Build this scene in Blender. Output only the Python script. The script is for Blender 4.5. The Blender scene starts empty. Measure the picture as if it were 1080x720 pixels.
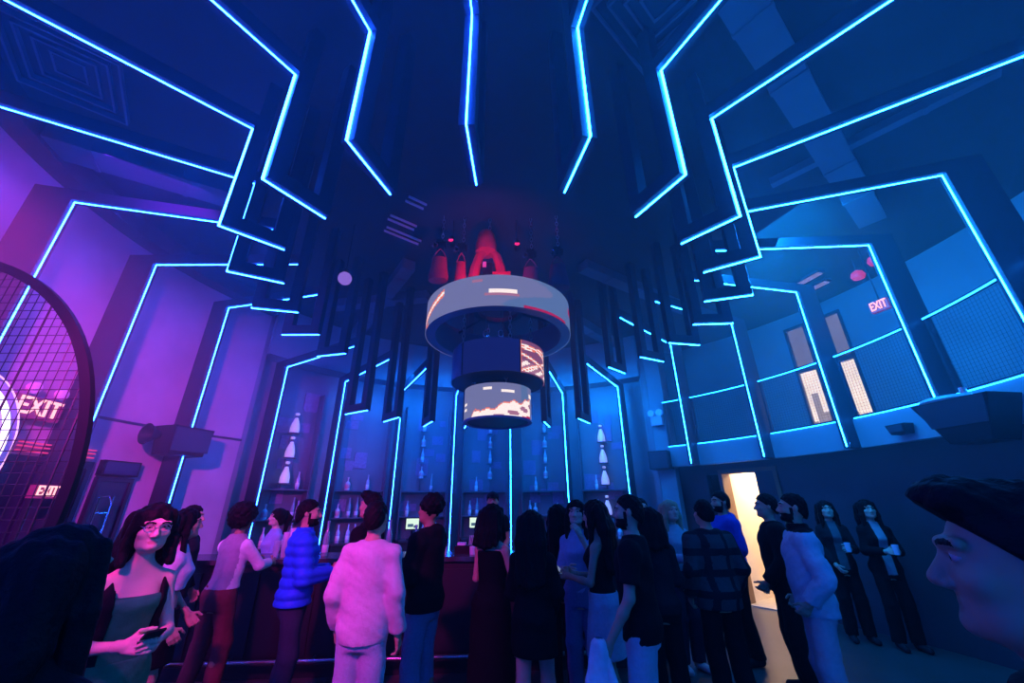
import bpy, bmesh, math, random
import numpy as np
from mathutils import Vector, Matrix
random.seed(7)
SC = bpy.context.scene
COL = SC.collection
R = math.radians
# ------------------------------------------------------------------ camera, world, exposure
cam = bpy.data.cameras.new('camera'); cam.lens = 36 * 412.96 / 1080; cam.sensor_width = 36
cam.clip_start = 0.02
cam_o = bpy.data.objects.new('camera', cam); COL.objects.link(cam_o)
cam_o.matrix_world = (Matrix.Translation((0, 0, 1.65)) @ Matrix.Rotation(R(90 + 22.74), 4, 'X') @ Matrix.Rotation(R(-0.433), 4, 'Z'))
SC.camera = cam_o
w = bpy.data.worlds.new('night'); SC.world = w; w.use_nodes = True
w.node_tree.nodes['Background'].inputs[0].default_value = (0.01, 0.03, 0.2, 1)
w.node_tree.nodes['Background'].inputs[1].default_value = 0.02
SC.view_settings.view_transform = 'Standard'; SC.view_settings.look = 'None'
SC.view_settings.exposure = 0.0; SC.view_settings.gamma = 1.0; SC.view_settings.use_curve_mapping = False
SC.cycles.use_denoising = True
SC.cycles.max_bounces = 6; SC.cycles.diffuse_bounces = 3; SC.cycles.volume_bounces = 0
SC.cycles.sample_clamp_indirect = 4.0
SC.cycles.caustics_reflective = False; SC.cycles.caustics_refractive = False
LED_COLOR = (0.008, 0.085, 1.0); LED_COLOR_R = (0.007, 0.20, 1.0); LED_STRENGTH = 90.0
HAZE_DENSITY = 0.030

CX, CY = -0.174, 4.58
PHI0 = -1.959

def spot(name, loc, target, color, energy, size=60, blend=0.6, radius=0.08):
    l = bpy.data.lights.new(name, 'SPOT'); l.energy = energy; l.color = color
    l.spot_size = R(size); l.spot_blend = blend; l.shadow_soft_size = radius
    o = bpy.data.objects.new(name, l); COL.objects.link(o); o.location = loc
    o.rotation_euler = (Vector(target) - Vector(loc)).to_track_quat('-Z', 'Y').to_euler()
    return o
def area(name, loc, target, color, energy, sx, sy):
    l = bpy.data.lights.new(name, 'AREA'); l.energy = energy; l.color = color; l.shape = 'RECTANGLE'; l.size = sx; l.size_y = sy
    o = bpy.data.objects.new(name, l); COL.objects.link(o); o.location = loc
    o.rotation_euler = (Vector(target) - Vector(loc)).to_track_quat('-Z', 'Y').to_euler()
    return o
MAGENTA = (1.0, 0.05, 0.75)
spot('magenta_beam', (-2.9, 1.3, 3.4), (-5.3, 5.2, 1.7), MAGENTA, 1200, 85, 1.0, .15)
spot('pink_beam', (-1.93, 0.62, 3.0), (-1.75, 3.5, 1.2), (1.0, 0.03, 0.58), 680, 56, 1.0, .15)
area('violet_fill', (-4.05, 3.35, 5.15), (-5.3, 5.0, 3.0), (0.22, 0.02, 1.0), 28, 0.9, 0.9)  # added fill without a fixture, tints the upper left wall
area('blue_fill', (1.5, 8.3, 4.3), (1.8, 10.0, 2.0), (0.003, 0.24, 1.0), 110, 1.4, 0.5)  # added fill, no lamp there: brightens the bar wall on the right
area('azure_fill', (3.6, 4.7, 5.1), (6.6, 5.8, 3.3), (0.004, 0.30, 1.0), 260, 1.6, 1.2)  # added light with no visible source, lifts the mezzanine walls
area('cyan_fill', (-1.9, 8.1, 4.3), (-2.1, 9.9, 2.0), (0.003, 0.19, 1.0), 100, 1.4, 0.5)  # extra fill, no fixture: brightens the bar wall on the left
spot('hoist_fill', (-0.25, 3.82, 4.10), (-0.3, 4.6, 4.7), (1.0, 0.02, 0.26), 34, 110, 0.8, .05)  # unseen red light added to bring out the hoists
area('corridor_panel', (5.25, 8.30, 2.55), (5.25, 8.30, 0), (1.0, 0.72, 0.45), 110, 0.6, 1.0)

# ------------------------------------------------------------------ materials
def mat(name, color, rough=0.6, metal=0.0, noise=0.0, scale=8.0, bump=0.0, spec=0.5, emit=None, estr=0.0, alpha=None, trans=0.0):
    m = bpy.data.materials.new(name); m.use_nodes = True
    nt = m.node_tree; b = nt.nodes['Principled BSDF']
    b.inputs['Base Color'].default_value = (*color, 1); b.inputs['Roughness'].default_value = rough
    b.inputs['Metallic'].default_value = metal; b.inputs['Specular IOR Level'].default_value = spec
    if trans: b.inputs['Transmission Weight'].default_value = trans
    if emit:
        b.inputs['Emission Color'].default_value = (*emit, 1); b.inputs['Emission Strength'].default_value = estr
    if noise or bump:
        tc = nt.nodes.new('ShaderNodeTexCoord'); n = nt.nodes.new('ShaderNodeTexNoise')
        n.inputs['Scale'].default_value = scale; n.inputs['Detail'].default_value = 5
        nt.links.new(tc.outputs['Object'], n.inputs['Vector'])
        if noise:
            mx = nt.nodes.new('ShaderNodeMix'); mx.data_type = 'RGBA'
            mx.inputs['A'].default_value = (*[c * (1 - noise) for c in color], 1)
            mx.inputs['B'].default_value = (*[min(1, c * (1 + noise)) for c in color], 1)
            nt.links.new(n.outputs['Fac'], mx.inputs['Factor']); nt.links.new(mx.outputs['Result'], b.inputs['Base Color'])
        if bump:
            bp = nt.nodes.new('ShaderNodeBump'); bp.inputs['Strength'].default_value = bump; bp.inputs['Distance'].default_value = 0.02
            nt.links.new(n.outputs['Fac'], bp.inputs['Height']); nt.links.new(bp.outputs['Normal'], b.inputs['Normal'])
    return m
def emis(name, color, strength):
    m = bpy.data.materials.new(name); m.use_nodes = True; nt = m.node_tree
    nt.nodes.remove(nt.nodes['Principled BSDF']); e = nt.nodes.new('ShaderNodeEmission')
    e.inputs[0].default_value = (*color, 1); e.inputs[1].default_value = strength
    nt.links.new(e.outputs[0], nt.nodes['Material Output'].inputs[0]); return m
M = dict(
    ceiling=mat('black_ceiling_paint', (0.025, 0.025, 0.03), 0.8, noise=0.3, scale=3),
    concrete=mat('pale_concrete', (0.40, 0.32, 0.42), 0.75, noise=0.35, scale=1.6, bump=0.3),
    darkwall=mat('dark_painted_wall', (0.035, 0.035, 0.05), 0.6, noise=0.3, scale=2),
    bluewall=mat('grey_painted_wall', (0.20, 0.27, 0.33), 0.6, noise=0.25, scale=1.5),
    barwall=mat('bar_back_panel', (0.16, 0.17, 0.22), 0.35, noise=0.25, scale=2),
    floor=mat('polished_concrete_floor', (0.07, 0.065, 0.065), 0.35, noise=0.3, scale=2.5),
    fin=mat('black_steel', (0.014, 0.018, 0.034), 0.5, noise=0.2, scale=6),
    duct=mat('painted_duct', (0.12, 0.13, 0.16), 0.6, noise=0.2, scale=3),
    metal=mat('brushed_metal', (0.5, 0.5, 0.52), 0.3, 1.0, noise=0.1, scale=20),
    chrome=mat('chrome', (0.8, 0.8, 0.82), 0.12, 1.0),
    black=mat('black_plastic', (0.005, 0.005, 0.008), 0.5, noise=0.2, scale=20, spec=0.2),
    bartop=mat('bar_top_stone', (0.05, 0.05, 0.06), 0.2, noise=0.4, scale=12),
    barfront=mat('bar_front_panel', (0.008, 0.008, 0.014), 0.5, noise=0.3, scale=4),
    led=emis('led_strip', LED_COLOR, LED_STRENGTH), led_r=emis('led_strip_azure', LED_COLOR_R, LED_STRENGTH),
    raill=emis('rail_light', LED_COLOR_R, 22),
    warmwall=mat('cream_plaster', (0.72, 0.62, 0.5), 0.7, noise=0.06, scale=3),
    warmfloor=mat('corridor_tile', (0.45, 0.38, 0.3), 0.4, noise=0.2, scale=5),
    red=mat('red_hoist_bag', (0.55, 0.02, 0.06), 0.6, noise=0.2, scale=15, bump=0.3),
    wire=mat('black_wire', (0.012, 0.012, 0.02), 0.5),
)

# ------------------------------------------------------------------ mesh helpers
class MB:
    def __init__(s): s.v = []; s.f = []; s.m = []; s.mi = 0
    def add(s, vs, fs):
        b = len(s.v); s.v += [tuple(v) for v in vs]; s.f += [tuple(i + b for i in f) for f in fs]; s.m += [s.mi] * len(fs); return s
    def hexa(s, p):     # p: 8 corners, bottom loop then top loop
        return s.add(p, [(0, 3, 2, 1), (4, 5, 6, 7), (0, 1, 5, 4), (1, 2, 6, 5), (2, 3, 7, 6), (3, 0, 4, 7)])
    def box(s, c, d, rz=0.0, M4=None):
        x, y, z = [q / 2 for q in d]
        pts = [Vector(p) for p in ((-x, -y, -z), (x, -y, -z), (x, y, -z), (-x, y, -z), (-x, -y, z), (x, -y, z), (x, y, z), (-x, y, z))]
        T = Matrix.Translation(c) @ Matrix.Rotation(rz, 4, 'Z') if M4 is None else Matrix.Translation(c) @ M4
        return s.hexa([T @ p for p in pts])
    def tube(s, path, r, n=8, close=False, cap=True):
        path = [Vector(p) for p in path]; N = len(path)
        rs = r if isinstance(r, (list, tuple)) else [r] * N
        vs = []; up = None
        for i, p in enumerate(path):
            a = path[(i - 1) % N] if (i > 0 or close) else p
            b = path[(i + 1) % N] if (i < N - 1 or close) else p
            t = (b - a).normalized()
            if up is None:
                up = t.orthogonal().normalized()
            else:
                up = (up - t * up.dot(t)); up = up.normalized() if up.length > 1e-6 else t.orthogonal().normalized()
            q = t.cross(up)
            for j in range(n):
                an = 2 * math.pi * j / n
                vs.append(p + (up * math.cos(an) + q * math.sin(an)) * rs[i])
        fs = []
        for i in range(N if close else N - 1):
            i2 = (i + 1) % N
            for j in range(n):
                j2 = (j + 1) % n
                fs.append((i * n + j, i * n + j2, i2 * n + j2, i2 * n + j))
        if cap and not close:
            fs.append(tuple(range(n))[::-1]); fs.append(tuple((N - 1) * n + j for j in range(n)))
        return s.add(vs, fs)
    def lathe(s, prof, c=(0, 0, 0), n=24, closed=False, M4=None):
        vs = []; fs = []; c = Vector(c); P = len(prof)
        for (r, z) in prof:
            for j in range(n):
                a = 2 * math.pi * j / n; p = Vector((r * math.cos(a), r * math.sin(a), z))
                vs.append((M4 @ p if M4 else p) + c)
        for i in range(P if closed else P - 1):
            i2 = (i + 1) % P
            for j in range(n):
                j2 = (j + 1) % n; fs.append((i * n + j, i * n + j2, i2 * n + j2, i2 * n + j))
        if not closed:
            fs.append(tuple(range(n))[::-1]); fs.append(tuple((P - 1) * n + j for j in range(n)))
        return s.add(vs, fs)
    def arc(s, r0, r1, k0, k1, z0, z1, n=None):      # thick arc wall around the room's centre
        n = n or max(2, int(abs(k1 - k0) * 4)); vs = []; fs = []
        for i in range(n + 1):
            k = k0 + (k1 - k0) * i / n
            for (r, z) in ((r0, z0), (r1, z0), (r1, z1), (r0, z1)): vs.append(P(k, r, z))
        for i in range(n):
            a = i * 4; b = a + 4
            for j in range(4):
                j2 = (j + 1) % 4; fs.append((a + j, a + j2, b + j2, b + j))
        fs.append((0, 3, 2, 1)); fs.append((n * 4, n * 4 + 1, n * 4 + 2, n * 4 + 3))
        return s.add(vs, fs)
    def build(s, name, m, parent=None, smooth=False, loc=None):
        me = bpy.data.meshes.new(name); me.from_pydata(s.v, [], s.f)
        for q in (m if isinstance(m, (list, tuple)) else [m]): me.materials.append(q)
        if max(s.m, default=0): me.polygons.foreach_set('material_index', s.m)
        bm = bmesh.new(); bm.from_mesh(me); bmesh.ops.recalc_face_normals(bm, faces=bm.faces); bm.to_mesh(me); bm.free()
        if smooth:
            me.polygons.foreach_set('use_smooth', [True] * len(me.polygons))
            me.set_sharp_from_angle(angle=R(40))
        o = bpy.data.objects.new(name, me); COL.objects.link(o)
        if parent is not None:
            o.parent = parent; o.matrix_parent_inverse = Matrix.Translation(parent.location).inverted() if parent.rotation_euler.to_matrix() == Matrix.Identity(3) else parent.matrix_basis.inverted()
        if loc: o.location = loc
        return o
def P(k, r, z):
    a = R(PHI0 + 15 * k); return Vector((CX + r * math.sin(a), CY - r * math.cos(a), z))
def thing(name, label, cat, loc=(0, 0, 0), rz=0.0, group=None):
    o = bpy.data.objects.new(name, None); COL.objects.link(o); o.location = loc; o.rotation_euler = (0, 0, rz); o.empty_display_size = 0.1
    o['label'] = label; o['category'] = cat
    if group: o['group'] = group
    return o
def tag(o, label, cat, group=None, kind=None):
    o['label'] = label; o['category'] = cat
    if group: o['group'] = group
    if kind: o['kind'] = kind
    return o
def struct(o): o['kind'] = 'structure'; return o
def ordinal(i): return ['first', 'second', 'third', 'fourth', 'fifth', 'sixth', 'seventh', 'eighth', 'ninth', 'tenth', 'eleventh', 'twelfth', 'thirteenth', 'fourteenth', 'fifteenth', 'sixteenth', 'seventeenth', 'eighteenth', 'nineteenth', 'twentieth'][i]

# ------------------------------------------------------------------ setting
ZC = 5.45
mb = MB(); mb.lathe([(8.6, -0.15), (8.6, 0.0)], (CX, CY + 0.6, 0), 64); struct(mb.build('floor', M['floor']))
mb = MB(); mb.lathe([(8.6, ZC), (8.6, ZC + 0.15)], (CX, CY + 0.6, 0), 64); struct(mb.build('ceiling', M['ceiling']))
WL = 5.27
mb = MB(); mb.arc(WL, WL + 0.2, -7.75, 3.0, 0, 5.2, 60)
struct(mb.build('wall_left', M['concrete']))
mb = MB(); mb.arc(WL - 0.012, WL + 0.02, -7.75, -4.0, 2.74, 2.775); struct(mb.build('trim_1', M['fin']))
mb = MB(); mb.arc(WL - 0.25, WL + 0.2, -7.75, 3.0, 5.2, ZC, 60); struct(mb.build('trim_2', M['darkwall']))
WB = 5.62
mb = MB(); mb.arc(WB, WB + 0.2, -14.4, -7.75, 0, ZC); mb.arc(WL, WB + .2, -7.8, -7.72, 0, ZC, 1); mb.arc(WL, WB + .2, -14.42, -14.33, 0, ZC, 1)
struct(mb.build('wall_back', M['barwall']))
mb = MB(); mb.arc(5.2, WB, -14.33, -7.8, 4.42, ZC); struct(mb.build('trim_3', M['bluewall']))     # bulkhead over the bar
# right: mezzanine slab, lower wall, upper wall
mb = MB(); mb.arc(5.15, 7.6, 3.0, 9.34, 2.56, 2.76); mb.arc(5.15, 5.27, 3.0, 9.34, 2.36, 2.56); struct(mb.build('floor_mezzanine', M['bluewall']))
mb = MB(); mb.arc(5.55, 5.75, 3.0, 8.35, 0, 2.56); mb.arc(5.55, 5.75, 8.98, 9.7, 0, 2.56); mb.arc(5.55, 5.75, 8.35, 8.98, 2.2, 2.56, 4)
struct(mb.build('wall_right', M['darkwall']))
mb = MB(); mb.arc(5.28, 5.5, 9.34, 9.62, 0, ZC, 3)
struct(mb.build('wall_corner', M['bluewall']))
mb = MB()
for (a, b) in ((3.0, 7.42), (7.66, 7.79), (8.0, 9.7)): mb.arc(7.0, 7.2, a, b, 2.76, ZC)
for (a, b) in ((7.42, 7.66), (7.79, 8.0)): mb.arc(7.0, 7.2, a, b, 5.17, ZC, 2); 
mb.arc(5.4, 7.2, 9.6, 9.72, 2.76, ZC, 1)
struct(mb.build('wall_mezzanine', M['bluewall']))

# light fins -----------------------------------------------------------------
OFF = {-11: (0.34, 0.056, -0.01), -10: (0.24, 0.03, 0.064), -9: (1.29, -0.065, 0.048), -8: (0.43, -0.05, -0.031), -7: (3.03, -0.268, -0.007), -6: (2.38, -0.169, -0.068), -5: (1.33, -0.101, -0.066), -4: (0.32, -0.014, -0.014), -3: (-0.1, -0.002, 0.064), -2: (0.03, 0.018, 0.032), -1: (0.21, 0.005, 0.024), 0: (-0.37, 0.029, 0.008), 1: (-0.6, 0.041, -0.007), 2: (-0.55, 0.06, -0.043), 3: (-0.27, 0.033, -0.031), 4: (-0.29, 0.015, -0.009), 5: (0.04, 0.027, -0.001), 6: (-0.88, 0.046, 0.036), 7: (-1.04, 0.021, 0.002), 8: (-0.91, -0.008, -0.023), 9: (0.02, -0.063, -0.077), 10: (0.61, -0.04, -0.032), 11: (1.69, -0.099, -0.043), 12: (0.6, 0.0, 0.0)}
def fin_label(k):
    if k == 0: return 'black frame with bent blue light strip passing straight overhead'
    if k == 12: return 'black frame with blue light strip straight behind the hanging screen drums'
    kind = 'low bar frame' if (k <= -8 or k >= 10) else 'tall black frame'
    return '%s with blue light strip, %s to the %s of the overhead one' % (kind, ordinal(abs(k) - 1), 'left' if k < 0 else 'right')
for k in range(-11, 13):
    da, lat, dr = OFF[k]
    a = R(PHI0 + 15 * k + da)
    d = Vector((math.sin(a), -math.cos(a), 0)); t = Vector((math.cos(a), math.sin(a), 0))
    o0 = Vector((CX, CY, 0)) + t * lat
    low = (k <= -8 or k >= 10)
    H1, H2, RT, r1, r2 = (4.170, 3.0, 4.990, 2.95, 2.44) if low else (4.848, 3.75, 4.957, 2.918, 2.440)
    RT += dr; r1 += dr; r2 += dr
    RO = (WL if k < 4 else 5.30) if not low else 5.3
    zb = 2.36 if 4 <= k <= 9 else 0.0
    if low: zb = 0.0
    W = 0.05                                 # half thickness
    def Q(r, s, z): return o0 + d * r + t * s + Vector((0, 0, z))
    def bar(mb, ra, rb, za, zb_, wd=W):
        mb.hexa([Q(ra, -wd, za), Q(rb, -wd, za), Q(rb, wd, za), Q(ra, wd, za), Q(ra, -wd, zb_), Q(rb, -wd, zb_), Q(rb, wd, zb_), Q(ra, wd, zb_)])
    root = thing('light_frame', fin_label(k), 'light frame', Q(RT, 0, zb), 0, 'light frames around the round room')
    e = 0.003
    mb = MB()
    bar(mb, RT + e, max(RO, RT + .15), zb, H1 + 0.14)           # column
    bar(mb, r1 - .12, RT + e, H1 + e, H1 + 0.14)                 # ceiling bar
    bar(mb, r1 - .12, r1 - e, H2 + e, H1 + e)                    # outer drop post
    bar(mb, r2, r1 - .12, H2 + e, H2 + 0.12)                     # lower bar
    bar(mb, r2, r2 + .11, H2 + .12, ZC)                          # inner post up to the ceiling
    bar(mb, r1 - .12, r1 - .01, H1 + .14, ZC)
    mb.build('frame', M['fin'], root)
    g = 0.0048; b_ = 0.004
    LM_ = M['led_r'] if k >= 1 else M['led']
    mb = MB(); bar(mb, RT - b_, RT + e, zb + .02, H1 + e, g); mb.build('wall_strip', LM_, root)
    mb = MB(); bar(mb, r1 - b_, RT - b_, H1 - b_, H1 + e, g); mb.build('ceiling_strip', LM_, root)
    mb = MB(); bar(mb, r1 - e, r1 + .012, H2 - b_, H1 - b_, g); mb.build('drop_strip', LM_, root)
    mb = MB(); bar(mb, r2, r1 - e, H2 - b_, H2 + e, g); mb.build('tip_strip', LM_, root)

# balcony guard: one section between each pair of light frames
fk = [k + (OFF[k][0] + math.degrees(OFF[k][1] / 5.18)) / 15 for k in range(3, 10)]; gp = .085 / 5.18 / R(15)
secs = [(fk[i] + gp, (fk[i + 1] - gp) if i < 6 else 9.34) for i in range(7)]
for i, (a, b) in enumerate(secs):
    guard = thing('balcony_railing', 'mesh balcony railing with blue lit rails, %s section from the bar corner' % ordinal(6 - i), 'railing', P((a + b) / 2, 5.18, 2.76), 0, 'balcony railing sections')
    n = max(2, int((b - a) * 8))
    mb = MB(); mb.arc(5.16, 5.20, a, b, 3.69, 3.73, n); mb.arc(5.16, 5.20, a, b, 2.762, 2.80, n)
    for k in (a + .012, b - .012): mb.arc(5.162, 5.198, k - .012, k + .012, 2.8, 3.69, 1)
    mb.build('frame', M['fin'], guard)
    mb = MB(); mb.arc(5.148, 5.159, a, b, 3.692, 3.706, n); mb.build('rail_light', M['raill'], guard)
    mb = MB(); mb.arc(5.136, 5.148, a, b, 2.758, 2.770, n); mb.build('rail_light', M['raill'], guard)
    mb = MB()
    for q in range(1, 22): mb.tube([P(a + (b - a) * j / n, 5.18, 2.78 + q * .042) for j in range(n + 1)], 0.0015, 4)
    nv = int((b - a) * 32)
    for q in range(1, nv): mb.tube([P(a + (b - a) * q / nv, 5.18, 2.78), P(a + (b - a) * q / nv, 5.18, 3.7)], 0.0015, 4)
    mb.build('mesh_panel', M['wire'], guard)

# haze ------------------------------------------------------------------------
hz = bpy.data.materials.new('club_haze'); hz.use_nodes = True; nt = hz.node_tree
nt.nodes.remove(nt.nodes['Principled BSDF']); vs_ = nt.nodes.new('ShaderNodeVolumeScatter')
vs_.inputs['Color'].default_value = (0.9, 0.95, 1.0, 1); vs_.inputs['Density'].default_value = HAZE_DENSITY; vs_.inputs['Anisotropy'].default_value = 0.25
tc = nt.nodes.new('ShaderNodeTexCoord'); sx = nt.nodes.new('ShaderNodeSeparateXYZ'); mr = nt.nodes.new('ShaderNodeMapRange'); mr.interpolation_type = 'SMOOTHSTEP'
mr.inputs['From Min'].default_value = 1.6; mr.inputs['From Max'].default_value = 2.4; mr.inputs['To Min'].default_value = 0.003; mr.inputs['To Max'].default_value = HAZE_DENSITY   # smoke hangs above head height
nt.links.new(tc.outputs['Object'], sx.inputs[0]); nt.links.new(sx.outputs['Z'], mr.inputs[0]); nt.links.new(mr.outputs[0], vs_.inputs['Density'])
SC.cycles.volume_step_rate = 4.0; SC.cycles.volume_max_steps = 64
nt.links.new(vs_.outputs[0], nt.nodes['Material Output'].inputs['Volume'])
mb = MB(); mb.lathe([(9.5, -0.3), (9.5, 6.0)], (CX, CY, 0), 32); hz_o = mb.build('haze', hz)
tag(hz_o, 'thin theatrical haze glowing blue through the whole room', 'haze', None, 'stuff')
# ------------------------------------------------------------------ corridor, windows
def radial_box(mb, k, ra, rb, s0, s1, z0, z1):
    a = R(PHI0 + 15 * k); d = Vector((math.sin(a), -math.cos(a), 0)); t = Vector((math.cos(a), math.sin(a), 0)); c = Vector((CX, CY, 0))
    q = lambda r, s, z: c + d * r + t * s + Vector((0, 0, z))
    mb.hexa([q(ra, s0, z0), q(rb, s0, z0), q(rb, s1, z0), q(ra, s1, z0), q(ra, s0, z1), q(rb, s0, z1), q(rb, s1, z1), q(ra, s1, z1)])
mb = MB()
for (ra, rb, s0, s1, z0, z1) in ((5.76, 8.0, -.62, -.55, 0, 2.7), (5.76, 8.0, .5, .57, 0, 2.7), (7.95, 8.05, -.62, .57, 0, 2.7), (5.76, 8.05, -.62, .57, 2.62, 2.7)):
    radial_box(mb, 8.45, ra, rb, s0, s1, z0, z1)
struct(mb.build('wall_corridor', M['warmwall']))
mb = MB(); radial_box(mb, 8.45, 5.56, 7.95, -.55, .5, 0.0, 0.02); struct(mb.build('floor_corridor', M['warmfloor']))
mb = MB(); radial_box(mb, 8.45, 5.50, 5.8, .46, .53, 0, 2.2); radial_box(mb, 8.45, 5.50, 5.8, -.54, -.47, 0, 2.2); radial_box(mb, 8.45, 5.5, 5.8, -.54, .53, 2.2, 2.27)
struct(mb.build('door_1', mat('door_frame_brown', (0.16, 0.09, 0.05), 0.5)))
def warm_pane(name, col, s):
    m = emis(name, col, s); nt = m.node_tree; e = [n for n in nt.nodes if n.type == 'EMISSION'][0]
    tc = nt.nodes.new('ShaderNodeTexCoord'); n = nt.nodes.new('ShaderNodeTexNoise'); n.inputs['Scale'].default_value = 2.5
    mp = nt.nodes.new('ShaderNodeMapRange'); mp.inputs['To Min'].default_value = s * .7; mp.inputs['To Max'].default_value = s * 1.2
    nt.links.new(tc.outputs['Object'], n.inputs[0]); nt.links.new(n.outputs['Fac'], mp.inputs[0]); nt.links.new(mp.outputs[0], e.inputs[1]); return m
M['pane'] = warm_pane('lit_window', (1.0, 0.80, 0.64), 1.35); M['pane_dim'] = warm_pane('dim_transom', (0.55, 0.5, 0.62), 0.30)
M['skyline'] = emis('skyline_grey', (.42, .33, .30), .9)
for i, (a, b) in enumerate(((7.42, 7.66), (7.79, 8.0))):
    f = MB()
    for (k0, k1, z0, z1) in ((a - .012, a + .012, 2.76, 5.17), (b - .012, b + .012, 2.76, 5.17), (a, b, 5.12, 5.17), (a, b, 4.16, 4.26), (a, b, 2.76, 2.84)):
        f.arc(6.97, 7.1, k0, k1, z0, z1, 1)
    wn = struct(f.build('window_%d' % (i + 1), M['fin']))
    g = MB(); g.arc(7.04, 7.06, a, b, 2.84, 4.16, 1); g.build('pane', M['pane'], wn)
    g = MB(); g.arc(7.04, 7.06, a, b, 4.26, 5.12, 1); g.build('transom_pane', M['pane_dim'], wn)
    g = MB()
    for (u, wd, h) in (((.25, .25, .35), (.55, .3, .75), (.85, .2, .2)) if i else ((.3, .3, .2), (.75, .3, .25))):
        kk = a + (b - a) * u; g.arc(7.02, 7.045, kk - (b - a) * wd / 2, kk + (b - a) * wd / 2, 2.84, 2.95 + h, 1)
    g.build('rooftop_view', M['skyline'], wn)

# ------------------------------------------------------------------ ceiling pieces
def beam(a, b, wd, hh, z, name, label, m='duct', cat='duct', kind=None):
    a = Vector((*a, z)); b = Vector((*b, z)); d = (b - a).normalized(); s = Vector((-d.y, d.x, 0)) * wd / 2; u = Vector((0, 0, hh))
    mb = MB(); mb.hexa([a - s, b - s, b + s, a + s, a - s + u, b - s + u, b + s + u, a + s + u])
    n = int((b - a).length / .8)
    for i in range(1, n + 1):        # flange joints
        p = a + d * (i * .8 - .2); e = d * .02; k = 1.04; s2 = s * 1.06; z2 = Vector((0, 0, -.012))
        mb.hexa([p - e - s2 + z2, p + e - s2 + z2, p + e + s2 + z2, p - e + s2 + z2, p - e - s2 + u, p + e - s2 + u, p + e + s2 + u, p - e + s2 + u])
    o = mb.build(name, M[m]); return tag(o, label, cat)
beam((1.5, 1.55), (5.05, 4.42), .30, .2, 5.25, 'ceiling_duct', 'wide flat ceiling duct crossing the upper right of the ceiling diagonally')
beam((3.30, 3.82), (4.60, 2.42), .10, .1, 5.35, 'ceiling_pipe', 'thin pale ceiling pipe crossing the wide duct on the right', cat='pipe')
beam((-5.2, 2.95), (-3.3, 4.05), .34, .2, 5.25, 'ceiling_duct', 'wide flat ceiling duct over the pink concrete wall')
beam((-3.6, 8.3), (-1.7, 5.5), .22, .18, 5.27, 'ceiling_beam', 'ceiling beam running back behind the small round globe lamp', cat='beam')
beam((0.9, 7.1), (2.6, 9.1), .22, .2, 5.25, 'ceiling_duct', 'short pale ceiling duct behind the right edge of the round screen')
beam((-3.9, 7.0), (-1.6, 6.6), .22, .16, 5.29, 'ceiling_beam', 'dark ceiling beam crossing near the globe lamp towards the screens', cat='beam')
beam((1.2, 5.6), (4.6, 7.9), .22, .16, 5.29, 'ceiling_beam', 'dark ceiling beam between the screens and the mezzanine', cat='beam')
def vent(loc, rz, size, label):
    t = thing('ceiling_diffuser', label, 'vent', (loc[0], loc[1], ZC - .1), R(rz))
    mb = MB()
    for i in range(4):
        h = size / 2 * (1 - i * .24); z = ZC - .1 + i * .02; wd = .018
        T = Matrix.Translation((loc[0], loc[1], 0)) @ Matrix.Rotation(R(rz), 4, 'Z')
        for (cx, cy, sx, sy) in ((0, h, 2 * h + wd, wd), (0, -h, 2 * h + wd, wd), (h, 0, wd, 2 * h - wd), (-h, 0, wd, 2 * h - wd)):
            pts = [T @ Vector((cx + a * sx / 2, cy + b * sy / 2, z + c)) for c in (0, .06) for (a, b) in ((-1, -1), (1, -1), (1, 1), (-1, 1))]
            mb.hexa(pts)
    mb.build('louvre_rings', M['duct'], t)
    mb = MB(); mb.box((loc[0], loc[1], ZC - .015), (size * .96, size * .96, .02), R(rz)); mb.build('back_plate', M['fin'], t)
vent((1.22, 1.86), 42, .78, 'square louvred ceiling diffuser at the top right of centre')
vent((-4.08, 2.36), -52, .76, 'square louvred ceiling diffuser in the top left corner')
for i, ((x, y), ln, lab) in enumerate((((-1.28, 4.15), .26, 'shortest pale slot diffuser on the ceiling left of the hoists'), ((-1.57, 4.55), .40, 'pale twin slot diffuser on the ceiling left of the hoists'), ((-1.64, 4.85), .55, 'longest pale slot diffuser on the ceiling above the round screen'))):
    t = thing('slot_diffuser', lab, 'vent', (x, y, ZC - .03), R(38)); mb = MB()
    for s in (-.05, .05): 
        dx, dy = -math.sin(R(38)) * s, math.cos(R(38)) * s
        mb.box((x + dx, y + dy, ZC - .02), (ln, .018, .03), R(38))
    mb.build('slot_rails', mat('pale_slot_%d' % i, (.8, .75, .9), .4), t)
gl = thing('globe_lamp', 'small lavender round globe lamp hanging left of the screens', 'lamp', (-2.28, 4.6, 4.53))
mb = MB(); mb.lathe([(.005, -.118), (.05, -.106), (.09, -.075), (.112, -.03), (.115, 0.01), (.1, .06), (.07, .095), (.035, .112)], (-2.28, 4.6, 4.53), 24, M4=Matrix.Diagonal((.78, .78, .78, 1))); mb.build('glass_globe', emis('globe_glow', (.30, .16, .72), .9), gl, True)
mb = MB(); mb.lathe([(.04, .11), (.045, .13), (.02, .16), (.006, .17), (.006, ZC - 4.53)], (-2.28, 4.6, 4.53), 12); mb.build('stem', M['black'], gl, True)

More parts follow.
